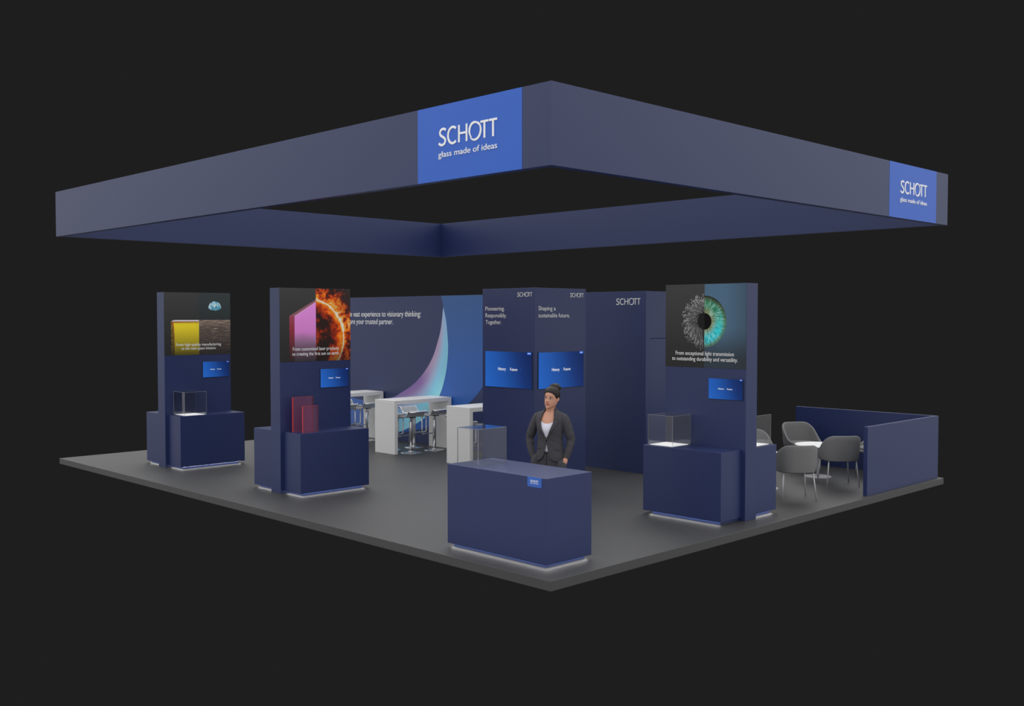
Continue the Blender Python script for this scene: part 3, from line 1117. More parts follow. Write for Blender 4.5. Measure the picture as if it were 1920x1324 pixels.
def make_stool():
    t = thing('bar_stool', 'x', 'stool')
    ch = M['chrome']
    part('base', lathe([(.02, 0), (.192, 0), (.198, .003), (.196, .007), (.10, .012), (.045, .017), (.034, .028), (.030, .04)], 40), ch, t, True, False)
    part('column', lathe([(.030, .03), (.030, .575), (.024, .585)], 20), ch, t, True, False)
    part('piston', lathe([(.018, .58), (.018, .672)], 16), ch, t, True, False)
    # seat: front (y+) to rear (y-), rear lip rolls up
    prof = catmull([(.205, .640), (.190, .668), (.150, .682), (.05, .672), (-.06, .674), (-.120, .696), (-.155, .744), (-.178, .776), (-.208, .784), (-.236, .768)], 5)
    prof = [(p.x, p.y) for p in catmull([(a, b, 0) for a, b in [(.205, .640), (.190, .668), (.150, .682), (.05, .672), (-.06, .674), (-.120, .696), (-.155, .744), (-.178, .776), (-.208, .784), (-.236, .768)]], 5)]
    bm = bmesh.new()
    W = .185
    rows = []
    for i, (yy, zz) in enumerate(prof):
        a = prof[max(i - 1, 0)]
        b = prof[min(i + 1, len(prof) - 1)]
        tv = Vector((b[0] - a[0], b[1] - a[1])).normalized()
        nv = Vector((tv.y, -tv.x)) * -1
        row = []
        for xx in (-W, -W + .012, W - .012, W):
            row.append((xx, yy, zz))
        up_ = [bm.verts.new((xx, yy + nv.x * .006, zz + nv.y * .006)) for xx, _, _ in row]
        dn_ = [bm.verts.new((xx, yy - nv.x * .006, zz - nv.y * .006)) for xx, _, _ in row]
        rows.append((up_, dn_))
    for (u0, d0), (u1, d1) in zip(rows, rows[1:]):
        for k in range(3):
            bm.faces.new((u0[k], u0[k + 1], u1[k + 1], u1[k]))
            bm.faces.new((d0[k + 1], d0[k], d1[k], d1[k + 1]))
        bm.faces.new((u0[0], u1[0], d1[0], d0[0]))
        bm.faces.new((u1[3], u0[3], d0[3], d1[3]))
    for (u, d_) in (rows[0], rows[-1]):
        for k in range(3):
            bm.faces.new((u[k], u[k + 1], d_[k + 1], d_[k]))
    part('seat', bm, M['seat'], t, True, False, label='silver grey curved seat')
    # chrome rails along both edges and the rolled rear lip
    bm = bmesh.new()
    path = [(-W - .004, a, b) for a, b in prof]
    loop = path + [(W + .004, a, b) for a, b in prof[::-1]]
    tube(loop + [loop[0]], .0105, 8, bm, True)
    part('seat_frame', bm, ch, t, True, False, label='chrome edge rail')
    # U shaped foot rest hanging from the front of the seat
    pts = [(-.165, .165, .672), (-.165, .165, .350), (-.160, .165, .322), (-.140, .165, .306), (0, .165, .304), (.140, .165, .306), (.160, .165, .322), (.165, .165, .350), (.165, .165, .672)]
    part('footrest', tube(pts, .0115, 10), ch, t, True, False)
    part('lever', tube([(.01, .01, .655), (.09, .02, .648), (.15, .03, .640)], .004, 8), ch, t, True, False)
    part('seat_bracket', box(-.06, .06, -.07, .07, .655, .672, .004), M['black'], t, False, False)
    return t


def dup(root, loc, rz, label, group):
    r = root.copy()
    link(r)
    r.location = loc
    r.rotation_euler = (0, 0, rz)
    r['label'] = label
    r['group'] = group
    for ch in list(root.children):
        c = ch.copy()
        link(c)
        c.parent = r
        for q in list(ch.children):
            d_ = q.copy()
            link(d_)
            d_.parent = c
    return r


proto = make_stool()
G = 'chrome bar stools'
stools = [
    (4.930, 8.190, 0, 'chrome bar stool near side of the middle bar table, close to its left leg'),
    (5.494, 8.182, 0, 'chrome bar stool on the near side of the middle bar table, at its right end'),
    (5.499, 8.790, PI, 'chrome bar stool behind the middle bar table, its pale seat back showing'),
    (4.930, 8.790, PI, 'chrome bar stool behind the left leg of the middle bar table'),
    (4.930, 10.320, 0, 'chrome bar stool at the farthest bar table, cut by the sun panel edge'),
    (5.494, 10.312, 0, 'chrome bar stool at the right end of the farthest bar table'),
    (5.499, 10.920, PI, 'chrome bar stool behind the farthest bar table, close to the mural'),
    (4.930, 6.150, 0, 'chrome bar stool at the near side of the bar table by the tower'),
    (4.930, 6.750, PI, 'chrome bar stool with pale seat back behind the bar table by the tower'),
]
for i, (x, y, rz, lb) in enumerate(stools):
    if i == 0:
        proto.location = (x, y, 0)
        proto.rotation_euler = (0, 0, rz)
        proto['label'] = lb
        proto['group'] = G
    else:
        dup(proto, (x, y, 0), rz, lb, G)

# ================================================================== lounge
lw = thing('low_partition', 'low navy L-shaped partition enclosing the lounge corner', 'partition', (7.75, .1, 0))
part('partition_panel', box(6.562, 8.93, .068, .128, 0, .975, .002), M['navy'], lw)
part('partition_panel', box(8.87, 8.93, .128, 2.520, 0, .975, .002), M['navy'], lw)


def lounge_table(label, x, y):
    t = thing('lounge_table', label, 'table', (x, y, 0), 0, 'round white lounge tables')
    part('table_top', lathe([(.30, .492), (.352, .497), (.358, .504), (.352, .512), (.05, .512)], 48, cx=x, cy=y), M['table_white'], t, False)
    part('stem', lathe([(.024, .012), (.024, .494)], 20, cx=x, cy=y), M['table_base'], t, True)
    part('base', lathe([(.15, 0), (.205, 0), (.207, .006), (.200, .011), (.03, .014)], 40, cx=x, cy=y), M['table_base'], t, False)
    return t


lounge_table('round white lounge table with its top showing between grey chairs', 7.701, 1.449)
lounge_table('round white lounge table mostly hidden behind the eye panel cabinet', 6.130, 1.450)


def make_chair():
    t = thing('tub_chair', 'x', 'chair')
    # plan: back at y = -, front at y = +
    N = 44

    def plan(th, s):
        """th 0 = back, +-pi = front; superellipse outline"""
        a, b, e = .292 * s, .285 * s, 3.0
        ct, st = math.cos(th), math.sin(th)
        k = (abs(st / a) ** e + abs(ct / b) ** e) ** (-1 / e)
        return Vector((k * st, -k * ct, 0))

    T = math.radians(126)

    def rim(th):
        u = abs(th) / T
        k = max(0, min(1, (u - .25) / .75))
        k = k * k * (3 - 2 * k)
        return .766 - .285 * k

    bm = bmesh.new()
    cols = []
    for i in range(N + 1):
        th = -T + 2 * T * i / N
        h = rim(th)
        col = []
        zb = .392
        for k in range(7):            # outside, bottom to rim
            u = k / 6
            zz = zb + (h - .014 - zb) * u
            s = .80 + .20 * min(1, u * 1.0) ** .55 * 1.0
            s = .90 + .10 * (u ** .6)
            p = plan(th, s)
            col.append(bm.verts.new((p.x, p.y, zz)))
        for k in (1, 2, 3):          # rounded rim
            q = PI * k / 4
            p = plan(th, 1.0 - .055 * (1 - math.cos(q)))
            col.append(bm.verts.new((p.x, p.y, h - .014 + .014 * math.sin(q))))
        for k in range(7):           # inside, rim to the seat
            u = 1 - k / 6
            zz = .425 + (h - .014 - .425) * u
            p = plan(th, (.90 + .10 * (u ** .6)) - .11)
            col.append(bm.verts.new((p.x, p.y, zz)))
        cols.append(col)
    for a, b in zip(cols, cols[1:]):
        for k in range(len(a) - 1):
            bm.faces.new((a[k], a[k + 1], b[k + 1], b[k]))
    for col in (cols[0], cols[-1]):
        try:
            bm.faces.new(col)
        except Exception:
            pass
    # underside pan closes the shell all round
    ring = [bm.verts.new(plan(-PI + 2 * PI * i / 60, .90) + Vector((0, 0, .392))) for i in range(60)]
    ring2 = [bm.verts.new(plan(-PI + 2 * PI * i / 60, .85) + Vector((0, 0, .382))) for i in range(60)]
    ring3 = [bm.verts.new(plan(-PI + 2 * PI * i / 60, .905) + Vector((0, 0, .425))) for i in range(60)]
    for i in range(60):
        j = (i + 1) % 60
        bm.faces.new((ring[i], ring[j], ring2[j], ring2[i]))
        bm.faces.new((ring3[i], ring3[j], ring[j], ring[i]))
    bm.faces.new(ring2)
    bm.faces.new(ring3[::-1])
    part('shell', bm, M['fabric'], t, True, False)
    bm = bmesh.new()
    rings = []
    for s, zz in ((.70, .426), (.80, .428), (.835, .440), (.82, .455), (.74, .464), (.4, .468)):
        rings.append([bm.verts.new(plan(-PI + 2 * PI * i / 60, s * .93) + Vector((0, .012, zz))) for i in range(60)])
    for a, b in zip(rings, rings[1:]):
        for k in range(60):
            bm.faces.new((a[k], a[(k + 1) % 60], b[(k + 1) % 60], b[k]))
    bm.faces.new(rings[0][::-1])
    bm.faces.new(rings[-1])
    part('seat_cushion', bm, M['fabric'], t, True, False)
    for sx in (-1, 1):
        for sy in (-1, 1):
            part('leg', tube([(sx * .205, sy * .165, .384), (sx * .245, sy * .205, .003)], [.011, .0085], 12), M['steel'], t, True, False)
    return t


ch0 = make_chair()


def face(az):
    """rotation for a chair whose front (+y) looks along azimuth az degrees"""
    return math.radians(az - 90)


GC = 'grey lounge chairs'
chairs = [
    (5.705, .716, 50, 'grey tub chair with its back to us, beside the cabinet behind the eye panel'),
    (7.187, .835, 49, 'grey tub chair with its back to us, next to the low partition'),
    (8.20, 2.02, 238, 'grey tub chair facing us behind the round white table'),
    (6.69, 1.955, 238, 'grey tub chair facing us, half hidden behind the eye panel'),
    (8.40, .86, 140, 'grey tub chair mostly hidden behind the low partition'),
]
for i, (x, y, az, lb) in enumerate(chairs):
    if i == 0:
        ch0.location = (x, y, 0)
        ch0.rotation_euler = (0, 0, face(az))
        ch0['label'] = lb
        ch0['group'] = GC
    else:
        dup(ch0, (x, y, 0), face(az), lb, GC)

# ================================================================== woman behind the counter


def interp(tab, z):
    """smooth table lookup: rows (z, v1, v2, ...)"""
    if z <= tab[0][0]:
        return list(tab[0][1:])
    for i in range(len(tab) - 1):
        z0, z1 = tab[i][0], tab[i + 1][0]
        if z <= z1:
            t = (z - z0) / (z1 - z0)
            p0 = tab[max(i - 1, 0)]
            p1, p2 = tab[i], tab[i + 1]
            p3 = tab[min(i + 2, len(tab) - 1)]
            out = []
            for k in range(1, len(p1)):
                m1 = (p2[k] - p0[k]) / (p2[0] - p0[0]) if p2[0] != p0[0] else 0
                m2 = (p3[k] - p1[k]) / (p3[0] - p1[0]) if p3[0] != p1[0] else 0
                h = z1 - z0
                a = 2 * t ** 3 - 3 * t ** 2 + 1
                b = t ** 3 - 2 * t ** 2 + t
                c_ = -2 * t ** 3 + 3 * t ** 2
                d_ = t ** 3 - t ** 2
                out.append(a * p1[k] + b * h * m1 + c_ * p2[k] + d_ * h * m2)
            return out
    return list(tab[-1][1:])


def ring_loft(tab, n=40, rows=None, bm=None, xf=None):
    """closed loft of rings given as (z, half width, front, back, y offset)"""
    bm = bm or bmesh.new()
    zs = rows or [r[0] for r in tab]
    R = []
    for z in zs:
        a, f_, b, yo = interp(tab, z)
        ring = []
        for k in range(n):
            p = 2 * PI * k / n
            y = -math.cos(p) * (f_ if math.cos(p) > 0 else b) + yo
            v = Vector((a * math.sin(p), y, z))
            ring.append(bm.verts.new(xf(v) if xf else v))
        R.append(ring)
    for u, w_ in zip(R, R[1:]):
        for k in range(n):
            bm.faces.new((u[k], u[(k + 1) % n], w_[(k + 1) % n], w_[k]))
    bm.faces.new(R[0][::-1])
    bm.faces.new(R[-1])
    return bm


def blob(c, r, bm, xf=None, seg=20):
    own = bmesh.new()
    bmesh.ops.create_uvsphere(own, u_segments=seg, v_segments=seg // 2 + 2, radius=1)
    for v in own.verts:
        q = Vector((c[0] + v.co.x * r[0], c[1] + v.co.y * r[1], c[2] + v.co.z * r[2]))
        v.co = xf(q) if xf else q
    merge(bm, own)
    return bm


def voxel(bm, size, smooth=2, name='m'):
    me = bpy.data.meshes.new(name)
    bmesh.ops.recalc_face_normals(bm, faces=bm.faces[:])
    bm.to_mesh(me)
    bm.free()
    ob = link(bpy.data.objects.new(name, me))
    md = ob.modifiers.new('r', 'REMESH')
    md.mode = 'VOXEL'
    md.voxel_size = size
    if smooth:
        ms = ob.modifiers.new('s', 'SMOOTH')
        ms.iterations = smooth
        ms.factor = .5
    dg = bpy.context.evaluated_depsgraph_get()
    dg.update()
    out = bpy.data.meshes.new_from_object(ob.evaluated_get(dg))
    bpy.data.objects.remove(ob)
    bpy.data.meshes.remove(me)
    out.name = name
    for p in out.polygons:
        p.use_smooth = True
    return out


M['skin'] = plain('skin', (.62, .305, .205, 1), .5, speck=.05, scale=90)
M['suit'] = plain('charcoal_suit_cloth', (.062, .059, .067, 1), .85, spec=.25, speck=.22, scale=260, bump=.3)
M['suit_dark'] = plain('suit_seam', (.012, .012, .014, 1), .9, spec=.1)
M['shirt'] = plain('white_jersey', (.80, .80, .90, 1), .8, speck=.02)
M['hair'] = plain('dark_brown_hair', (.024, .020, .018, 1), .6, spec=.3, speck=.35, scale=70)
M['lips'] = plain('lip_colour', (.42, .13, .11, 1), .4)
M['eye_white'] = plain('eye_white', (.62, .60, .58, 1), .25)
M['iris_dark'] = plain('eye_dark', (.02, .014, .012, 1), .2)
M['shoe'] = plain('black_shoe_leather', (.015, .015, .016, 1), .3)

HEADYAW, HEADROLL = math.radians(-2), math.radians(7)
PIV = Vector((0, .012, 1.42))
_RH = Matrix.Rotation(HEADYAW, 3, 'Z') @ Matrix.Rotation(HEADROLL, 3, 'Y')


def hx(v):
    q = Vector(v) - PIV
    return PIV + _RH @ Vector((q.x * 1.11, q.y * 1.03, q.z))


HEAD = [(1.440, .014, .078, -.040, 0), (1.446, .027, .089, -.030, 0), (1.458, .042, .0945, -.008, 0), (1.475, .0535, .0945, .020, 0), (1.500, .0625, .095, .052, 0),
        (1.530, .0685, .0935, .076, 0), (1.560, .0715, .0905, .088, 0), (1.590, .0715, .0925, .094, 0), (1.620, .0700, .0885, .093, 0), (1.648, .0610, .0740, .082, 0),
        (1.668, .0460, .0520, .062, 0), (1.680, .0280, .0280, .038, 0), (1.686, .0100, .0080, .014, 0)]
TORSO = [(.74, .150, .095, .105, 0), (.82, .160, .098, .110, 0), (.90, .148, .092, .095, 0), (1.03, .118, .084, .080, 0), (1.12, .126, .098, .086, 0), (1.20, .138, .116, .092, 0),
         (1.27, .146, .100, .096, 0), (1.32, .160, .080, .090, 0), (1.36, .150, .062, .080, .004), (1.385, .105, .054, .070, .008), (1.405, .066, .050, .062, .012), (1.43, .050, .046, .052, .014)]

bm = bmesh.new()
rows = [1.440 + i * (1.686 - 1.440) / 40 for i in range(41)]
ring_loft(HEAD, 48, rows, bm, hx)
ring_loft(TORSO, 48, [.74 + i * (.69 / 44) for i in range(45)], bm)
tube([(0, .022, 1.36), (0, .014, 1.40), (0, .006, 1.44), hx((0, .004, 1.49))], [.060, .0545, .054, .054], 24, bm)
# nose
tube([hx((0, -.0885, 1.572)), hx((0, -.097, 1.552)), hx((0, -.108, 1.532)), hx((0, -.108, 1.524))], [.0065, .0085, .0110, .0075], 12, bm)
for sx in (-1, 1):
    blob((sx * .0105, -.0965, 1.526), (.0085, .010, .0075), bm, hx)
    # ear
    tube([hx((sx * .067, .006, 1.532)), hx((sx * .074, .013, 1.545)), hx((sx * .077, .018, 1.562)), hx((sx * .074, .012, 1.577)), hx((sx * .068, .004, 1.572))], [.007, .008, .0085, .0075, .006], 10, bm)
    blob((sx * .068, .008, 1.555), (.009, .012, .020), bm, hx)
# chin, mouth mound
blob((0, -.081, 1.458), (.020, .018, .016), bm, hx)
blob((0, -.080, 1.495), (.026, .0185, .016), bm, hx)
# arms: upper arm, forearm, wrist (inside the sleeves)
ARM_L = [(.160, .010, 1.342), (.188, .012, 1.300), (.218, .030, 1.190), (.246, .050, 1.075), (.238, .010, .970), (.214, -.024, .866)]
ARM_R = [(-.160, .010, 1.342), (-.190, .010, 1.300), (-.238, .012, 1.190), (-.280, .020, 1.080), (-.256, -.012, .965), (-.206, -.032, .850)]
RAD = [.034, .040, .040, .036, .033, .026]
for A in (ARM_L, ARM_R):
    tube(A, RAD, 16, bm)
    s = 1 if A is ARM_L else -1
    w = Vector(A[-1])
    # palm and five fingers, sliding into the trouser pocket
    palm = [w, w + Vector((-.012 * s, -.012, -.040)), w + Vector((-.034 * s, -.026, -.085))]
    tube(palm, [.025, .034, .034], 14, bm, True, (1.0, .50) if False else None)
    for q in range(4):
        off = Vector((-.004 * s + (q - 1.5) * .004 * s, (q - 1.5) * .0155, 0))
        L = (.062, .072, .068, .055)[q]
        b0 = palm[-1] + off + Vector((0, 0, .012))
        tube([b0, b0 + Vector((-.006 * s, -.006, -L * .5)), b0 + Vector((-.016 * s, -.010, -L))], [.0085, .008, .0068], 10, bm)
    t0 = w + Vector((-.004 * s, -.038, -.030))
    tube([t0, t0 + Vector((-.010 * s, -.020, -.020)), t0 + Vector((-.018 * s, -.030, -.048))], [.0115, .0105, .008], 10, bm)
# legs
for sx in (-1, 1):
    tube([(sx * .085, .0, .80), (sx * .088, -.004, .66), (sx * .090, .0, .47), (sx * .090, .015, .30), (sx * .090, .022, .10), (sx * .090, .015, .05)], [.080, .070, .050, .048, .034, .034], 18, bm)
    tube([(sx * .090, .045, .035), (sx * .092, -.03, .035), (sx * .096, -.13, .022)], [.032, .036, .022], 14, bm)
body_me = voxel(bm, .0042, 2, 'person')
# eye sockets and mouth corners pressed into the face
for v in body_me.vertices:
    for sx in (-1, 1):
        c_ = hx((sx * .030, -.090, 1.564))
        d_ = (Vector((v.co.x, v.co.y, v.co.z)) - c_)
        k = math.exp(-(d_.x / .015) ** 2 - (d_.z / .010) ** 2 - (d_.y / .03) ** 2)
        v.co += (_RH @ Vector((0, 1, 0))) * (.0075 * k)
person = part_me('person', body_me, M['skin'])
PX_, PY_ = 1.75, 1.65
person.location = (PX_, PY_, 0)
person.rotation_euler = (0, 0, math.radians(-72))
tag(person, 'woman in charcoal trouser suit and white top, hands in pockets, behind the counter', 'person')


def child(name, me_or_bm, mat, smooth=True, label=None):
    if isinstance(me_or_bm, bpy.types.Mesh):
        return part_me(name, me_or_bm, mat, person, False, label)
    return part(name, me_or_bm, mat, person, smooth, False, label)


# ---- eyes, brows, lips
for sx in (-1, 1):
    bm = bmesh.new()
    blob((sx * .030, -.0795, 1.564), (.0140, .0100, .0072), bm, hx, 18)
    ey = child('eye', bm, M['eye_white'], label='dark brown eye')
    bm = bmesh.new()
    blob((sx * .030 - .0028, -.0868, 1.5645), (.0060, .0032, .0062), bm, hx, 14)
    part('iris', bm, M['iris_dark'], ey, True, False)
    bm = bmesh.new()
    tube([hx((sx * .016, -.0875, 1.5655)), hx((sx * .024, -.0905, 1.5705)), hx((sx * .032, -.0895, 1.5715)), hx((sx * .040, -.0850, 1.5690)), hx((sx * .045, -.0800, 1.5650))], [.0008, .0018, .0020, .0019, .0008], 8, bm)
    part('eyelashes', bm, M['iris_dark'], ey, True, False)
    bm = bmesh.new()
    tube([hx((sx * .014, -.0925, 1.5835)), hx((sx * .026, -.0930, 1.5885)), hx((sx * .038, -.0875, 1.5895)), hx((sx * .049, -.0765, 1.5830))], [.0014, .0026, .0024, .0010], 8, bm)
    child('eyebrow', bm, M['hair'])
bm = bmesh.new()
tube([hx((-.0265, -.0885, 1.5000)), hx((-.012, -.0985, 1.5000)), hx((-.004, -.1002, 1.5025)), hx((0, -.1000, 1.5015)), hx((.004, -.1002, 1.5025)), hx((.012, -.0985, 1.5000)), hx((.0265, -.0885, 1.5005))], [.0010, .0032, .0038, .0036, .0038, .0032, .0010], 10, bm)
tube([hx((-.0255, -.0885, 1.4985)), hx((-.012, -.0980, 1.4925)), hx((0, -.0998, 1.4910)), hx((.012, -.0980, 1.4925)), hx((.0255, -.0885, 1.4990))], [.0010, .0040, .0052, .0040, .0010], 10, bm)
child('lips', bm, M['lips'])

# ---- hair: close cap swept back into a bun
bm = bmesh.new()
NC = 56


def hairline(p):
    """height of the hair edge around the head, p = 0 front, pi back"""
    u = abs(p if p <= PI else p - 2 * PI)
    pts = [(0, 1.634), (.45, 1.630), (.85, 1.612), (1.15, 1.578), (1.40, 1.562), (1.62, 1.583), (1.85, 1.560), (2.2, 1.500), (2.7, 1.478), (3.15, 1.474)]
    for (a, b), (c_, d_) in zip(pts, pts[1:]):
        if u <= c_:
            t = (u - a) / (c_ - a)
            t = t * t * (3 - 2 * t)
            return b + (d_ - b) * t
    return pts[-1][1]


colsv = []
NRW = 18
for k in range(NC):
    p = 2 * PI * k / NC
    h0 = hairline(p)
    col = []
    for r_ in range(NRW + 1):
        t = r_ / NRW
        z = h0 + (1.684 - h0) * (1 - (1 - t) ** 1.6)
        a, f_, b, yo = interp(HEAD, z)
        off = .0015 + .0115 * min(1, t * 4) ** .7
        off *= 1 + .05 * math.sin(p * 19)
        y = -math.cos(p) * (f_ + off if math.cos(p) > 0 else max(b, .03) + off) + yo
        q = Vector(((a + off) * math.sin(p), y, z + off * (.3 + .65 * max(0, min(1, (t - .3) / .5)))))
        col.append(bm.verts.new(hx(q)))
    colsv.append(col)
for k in range(NC):
    a, b = colsv[k], colsv[(k + 1) % NC]
    for r_ in range(NRW):
        bm.faces.new((a[r_], b[r_], b[r_ + 1], a[r_ + 1]))
top_v = bm.verts.new(hx((0, .010, 1.700)))
for k in range(NC):
    bm.faces.new((colsv[k][-1], colsv[(k + 1) % NC][-1], top_v))
bmesh.ops.remove_doubles(bm, verts=bm.verts[:], dist=1e-5)
hair = child('hair', bm, M['hair'])
bm = bmesh.new()
own = bmesh.new()
bmesh.ops.create_uvsphere(own, u_segments=36, v_segments=22, radius=1)
for v in own.verts:
    n = v.co.normalized()
    az_ = math.atan2(n.x, n.z)
    k = 1 + .055 * math.sin(az_ * 3 + n.y * 7) + .03 * mnoise.noise(n * 4)
    q = Vector((n.x * .062 * k, .064 + n.y * .054 * k, 1.688 + n.z * .046 * k))
    v.co = hx(q)
merge(bm, own)
part('bun', bm, M['hair'], hair, True, False)

# ---- top
bm = bmesh.new()
NB = 48
colsv = []
for k in range(NB):
    p = 2 * PI * k / NB
    u = min(abs(p), 2 * PI - abs(p))
    ztop = 1.268 + .10 * min(1, (u / 1.0)) ** 2.2
    ztop = min(ztop, 1.335)
    col = []
    for r_ in range(24):
        z = .84 + (ztop - .84) * r_ / 23
        a, f_, b, yo = interp(TORSO, z)
        o_ = .006
        y = -math.cos(p) * ((f_ + o_) if math.cos(p) > 0 else (b + o_)) + yo
        col.append(bm.verts.new(((a + o_) * math.sin(p), y, z)))
    colsv.append(col)
for k in range(NB):
    a, b = colsv[k], colsv[(k + 1) % NB]
    for r_ in range(23):
        bm.faces.new((a[r_], b[r_], b[r_ + 1], a[r_ + 1]))
child('top', bm, M['shirt'], label='white scoop-neck top')

# ---- trousers
bm = bmesh.new()
ring_loft([(.60, .13, .085, .10, 0), (.70, .172, .105, .122, 0), (.78, .180, .112, .128, 0), (.86, .174, .110, .118, 0), (.925, .160, .103, .106, 0)], 44, [.60 + i * .325 / 16 for i in range(17)], bm)
for sx in (-1, 1):
    tube([(sx * .092, .0, .74), (sx * .094, -.002, .62), (sx * .094, .0, .46), (sx * .093, .012, .28), (sx * .093, .018, .075)], [.092, .086, .070, .064, .062], 22, bm)
    # hand in the pocket pushes the cloth out
    blob((sx * .172, -.058, .755) if sx > 0 else (-.172, -.046, .790), (.058, .064, .105), bm)
tr = child('trousers', voxel(bm, .006, 9, 'trousers'), M['suit'], label='charcoal suit trousers')
bm = bmesh.new()
tube([(0, -.1075, .918), (.001, -.1135, .86), (.002, -.1165, .80), (.001, -.110, .74)], .0022, 6, bm)
part('fly_seam', bm, M['suit_dark'], tr, True, False)
bm = bmesh.new()
ring_loft([(.915, .1635, .1065, .1095, 0), (.940, .1600, .1035, .106, 0)], 44, [.915, .928, .940], bm)
part('waistband', bm, M['suit'], tr, True, False)
for sx in (-1, 1):
    if sx < 0:
        continue
    bm = bmesh.new()
    tube([(sx * .168, -.085, .868), (sx * .186, -.088, .83), (sx * .206, -.080, .785)], .0024, 6, bm)
    part('pocket_edge', bm, M['suit_dark'], tr, True, False)
for sx in (-1, 1):
    bm = bmesh.new()
    blob((sx * .096, -.045, .036), (.046, .130, .036), bm)
    bmesh.ops.bisect_plane(bm, geom=bm.verts[:] + bm.edges[:] + bm.faces[:], plane_co=(0, 0, .001), plane_no=(0, 0, -1), clear_outer=True)
    bmesh.ops.holes_fill(bm, edges=bm.edges[:])
    child('shoe', bm, M['shoe'])

# ---- jacket
JK = [(.822, .190, .132, .135, 0), (.88, .186, .128, .130, 0), (.95, .168, .119, .118, 0), (1.02, .158, .113, .106, 0), (1.075, .154, .112, .103, 0), (1.13, .158, .119, .106, 0), (1.20, .167, .135, .111, 0), (1.27, .176, .120, .114, 0),
      (1.325, .184, .097, .106, .002), (1.358, .172, .078, .096, .005), (1.382, .160, .066, .087, .010), (1.400, .116, .060, .080, .014), (1.418, .084, .056, .074, .018), (1.440, .072, .053, .068, .020)]
OPEN = [(.822, .120), (.835, .088), (.852, .062), (.875, .043), (.92, .027), (.97, .0155), (1.02, .007), (1.055, .0015), (1.087, .0015), (1.12, .018), (1.18, .046), (1.24, .070), (1.29, .083), (1.34, .079), (1.385, .068), (1.415, .062), (1.440, .060)]


def jk_point(z, p, off=0.0):
    a, f_, b, yo = interp(JK, z)
    wob = .0016 * math.sin(z * 85 + p * 5) * max(0, 1 - abs(z - 1.05) / .16)
    a, f_, b = a + off + wob, f_ + off + wob, b + off + wob
    return Vector((a * math.sin(p), -math.cos(p) * (f_ if math.cos(p) > 0 else b) + yo, z))


def phi0(z):
    a = interp(JK, z)[0]
    x0 = max(.0012, interp(OPEN, z)[0])
    return math.asin(min(.99, x0 / a))


bm = bmesh.new()
NR, NCOL, TK = 64, 56, .010
grid = []
for r_ in range(NR + 1):
    z = .822 + (1.440 - .822) * r_ / NR
    p0 = phi0(z)
    grid.append([(z, p0 + (2 * PI - 2 * p0) * k / NCOL) for k in range(NCOL + 1)])
O = [[bm.verts.new(jk_point(z, p)) for z, p in row] for row in grid]
I = [[bm.verts.new(jk_point(z, p, -TK)) for z, p in row] for row in grid]
for r_ in range(NR):
    for k in range(NCOL):
        bm.faces.new((O[r_][k], O[r_][k + 1], O[r_ + 1][k + 1], O[r_ + 1][k]))
        bm.faces.new((I[r_][k + 1], I[r_][k], I[r_ + 1][k], I[r_ + 1][k + 1]))
    for k in (0, NCOL):
        bm.faces.new((O[r_][k], O[r_ + 1][k], I[r_ + 1][k], I[r_][k]))
for k in range(NCOL):
    for r_ in (0, NR):
        bm.faces.new((O[r_][k], O[r_][k + 1], I[r_][k + 1], I[r_][k]))
# sleeves
SL_R = [.050, .056, .0575, .0560, .0550, .047, .0475, .0420, .0385]


def sleeve(A):
    P = [Vector(a) for a in A]
    pts = [P[0], P[0].lerp(P[1], .8), P[1].lerp(P[2], .45), P[2], P[2].lerp(P[3], .55), P[3], P[3].lerp(P[4], .5), P[4], P[5]]
    pts = catmull(pts, 6)
    rr = []
    for i in range(len(pts)):
        f_ = i / (len(pts) - 1) * (len(SL_R) - 1)
        k = min(int(f_), len(SL_R) - 2)
        base_r = SL_R[k] * (1 - (f_ - k)) + SL_R[k + 1] * (f_ - k)
        el = math.exp(-((f_ - 5) / 1.1) ** 2)
        rr.append(base_r + el * .0035 * math.sin(i * 1.75) + .001 * math.sin(i * .9))
    tube(pts, rr, 24, bm)


sleeve(ARM_L)
sleeve(ARM_R)
for sx in (-1, 1):       # shoulder caps
    tube([(sx * .062, .014, 1.400), (sx * .115, .012, 1.376), (sx * .160, .008, 1.354), (sx * .186, .010, 1.332)], [.022, .029, .036, .046], 16, bm)
jacket = child('jacket', voxel(bm, .0045, 2, 'jacket'), M['suit'], label='charcoal one-button suit jacket')


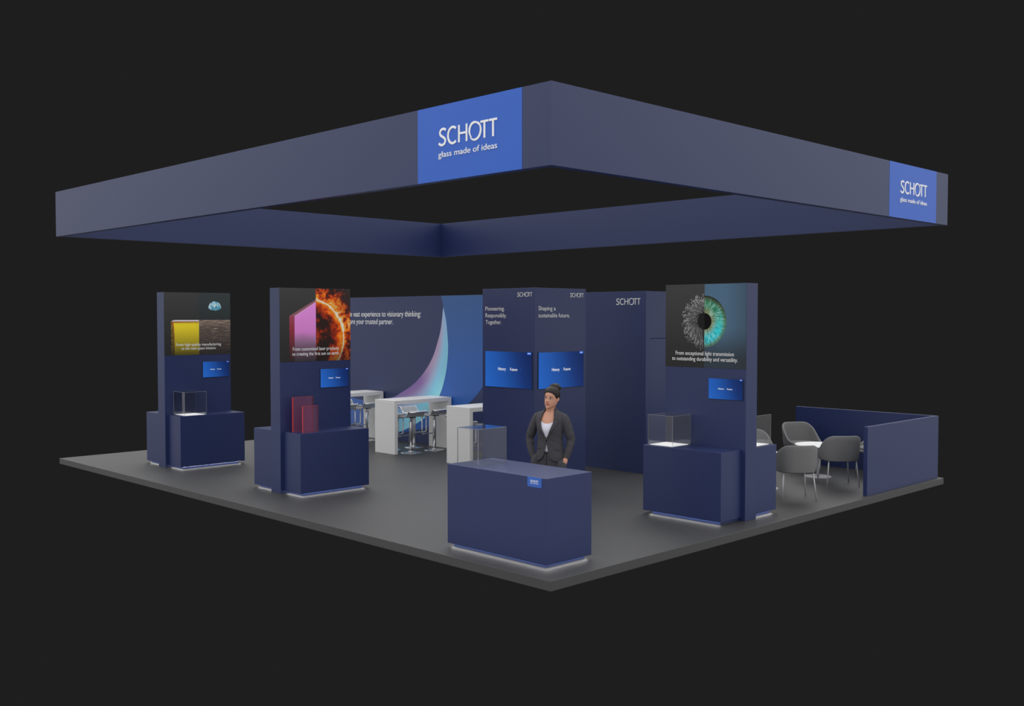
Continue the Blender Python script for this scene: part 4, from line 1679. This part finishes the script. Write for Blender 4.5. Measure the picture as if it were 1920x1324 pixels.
def strip(z0, z1, w0, off, side, n=26):
    """lapel: band along the opening edge, w0(z) wide, as a thin solid"""
    b_ = bmesh.new()
    outer_, inner_ = [], []
    for i in range(n + 1):
        z = z0 + (z1 - z0) * i / n
        a = interp(JK, z)[0]
        pa = phi0(z) - .012
        pb = pa + w0(z) / a
        ro, ri = [], []
        for k in range(6):
            p = pa + (pb - pa) * k / 5
            lift = off + .004 * math.sin(PI * k / 5)
            q = jk_point(z, p, lift)
            q2 = jk_point(z, p, .001)
            ro.append(b_.verts.new((q.x * side, q.y, q.z)))
            ri.append(b_.verts.new((q2.x * side, q2.y, q2.z)))
        outer_.append(ro)
        inner_.append(ri)
    for r_ in range(n):
        for k in range(5):
            b_.faces.new((outer_[r_][k], outer_[r_][k + 1], outer_[r_ + 1][k + 1], outer_[r_ + 1][k]))
            b_.faces.new((inner_[r_][k + 1], inner_[r_][k], inner_[r_ + 1][k], inner_[r_ + 1][k + 1]))
        for k in (0, 5):
            b_.faces.new((outer_[r_][k], outer_[r_ + 1][k], inner_[r_ + 1][k], inner_[r_][k]))
    for r_ in (0, n):
        for k in range(5):
            b_.faces.new((outer_[r_][k], outer_[r_][k + 1], inner_[r_][k + 1], inner_[r_][k]))
    return b_


for side in (-1, 1):
    part('lapel', strip(1.092, 1.318, lambda z: .004 + .066 * min(1, (z - 1.092) / .19), .006, side), M['suit'], jacket, True, False)
    part('collar', strip(1.322, 1.440, lambda z: .050 - .012 * (z - 1.322) / .118, .0055, side), M['suit'], jacket, True, False)
    bm = bmesh.new()       # pocket line
    pts = []
    for i in range(7):
        t = i / 6
        z = .968 - .014 * t
        q = jk_point(z, .52 + .55 * t, .0015)
        pts.append((q.x * side, q.y, q.z))
    tube(pts, .0022, 6, bm)
    part('pocket_seam', bm, M['suit_dark'], jacket, True, False)
# the jacket button
bm = bmesh.new()
q = jk_point(1.070, .035, .004)
own = lathe([(.0085, 0), (.0095, .002), (.0085, .004)], 16)
own.transform(Matrix.Translation(q) @ Matrix.Rotation(math.radians(90), 4, 'X'))
merge(bm, own)
part('button', bm, M['suit_dark'], jacket, True, False)
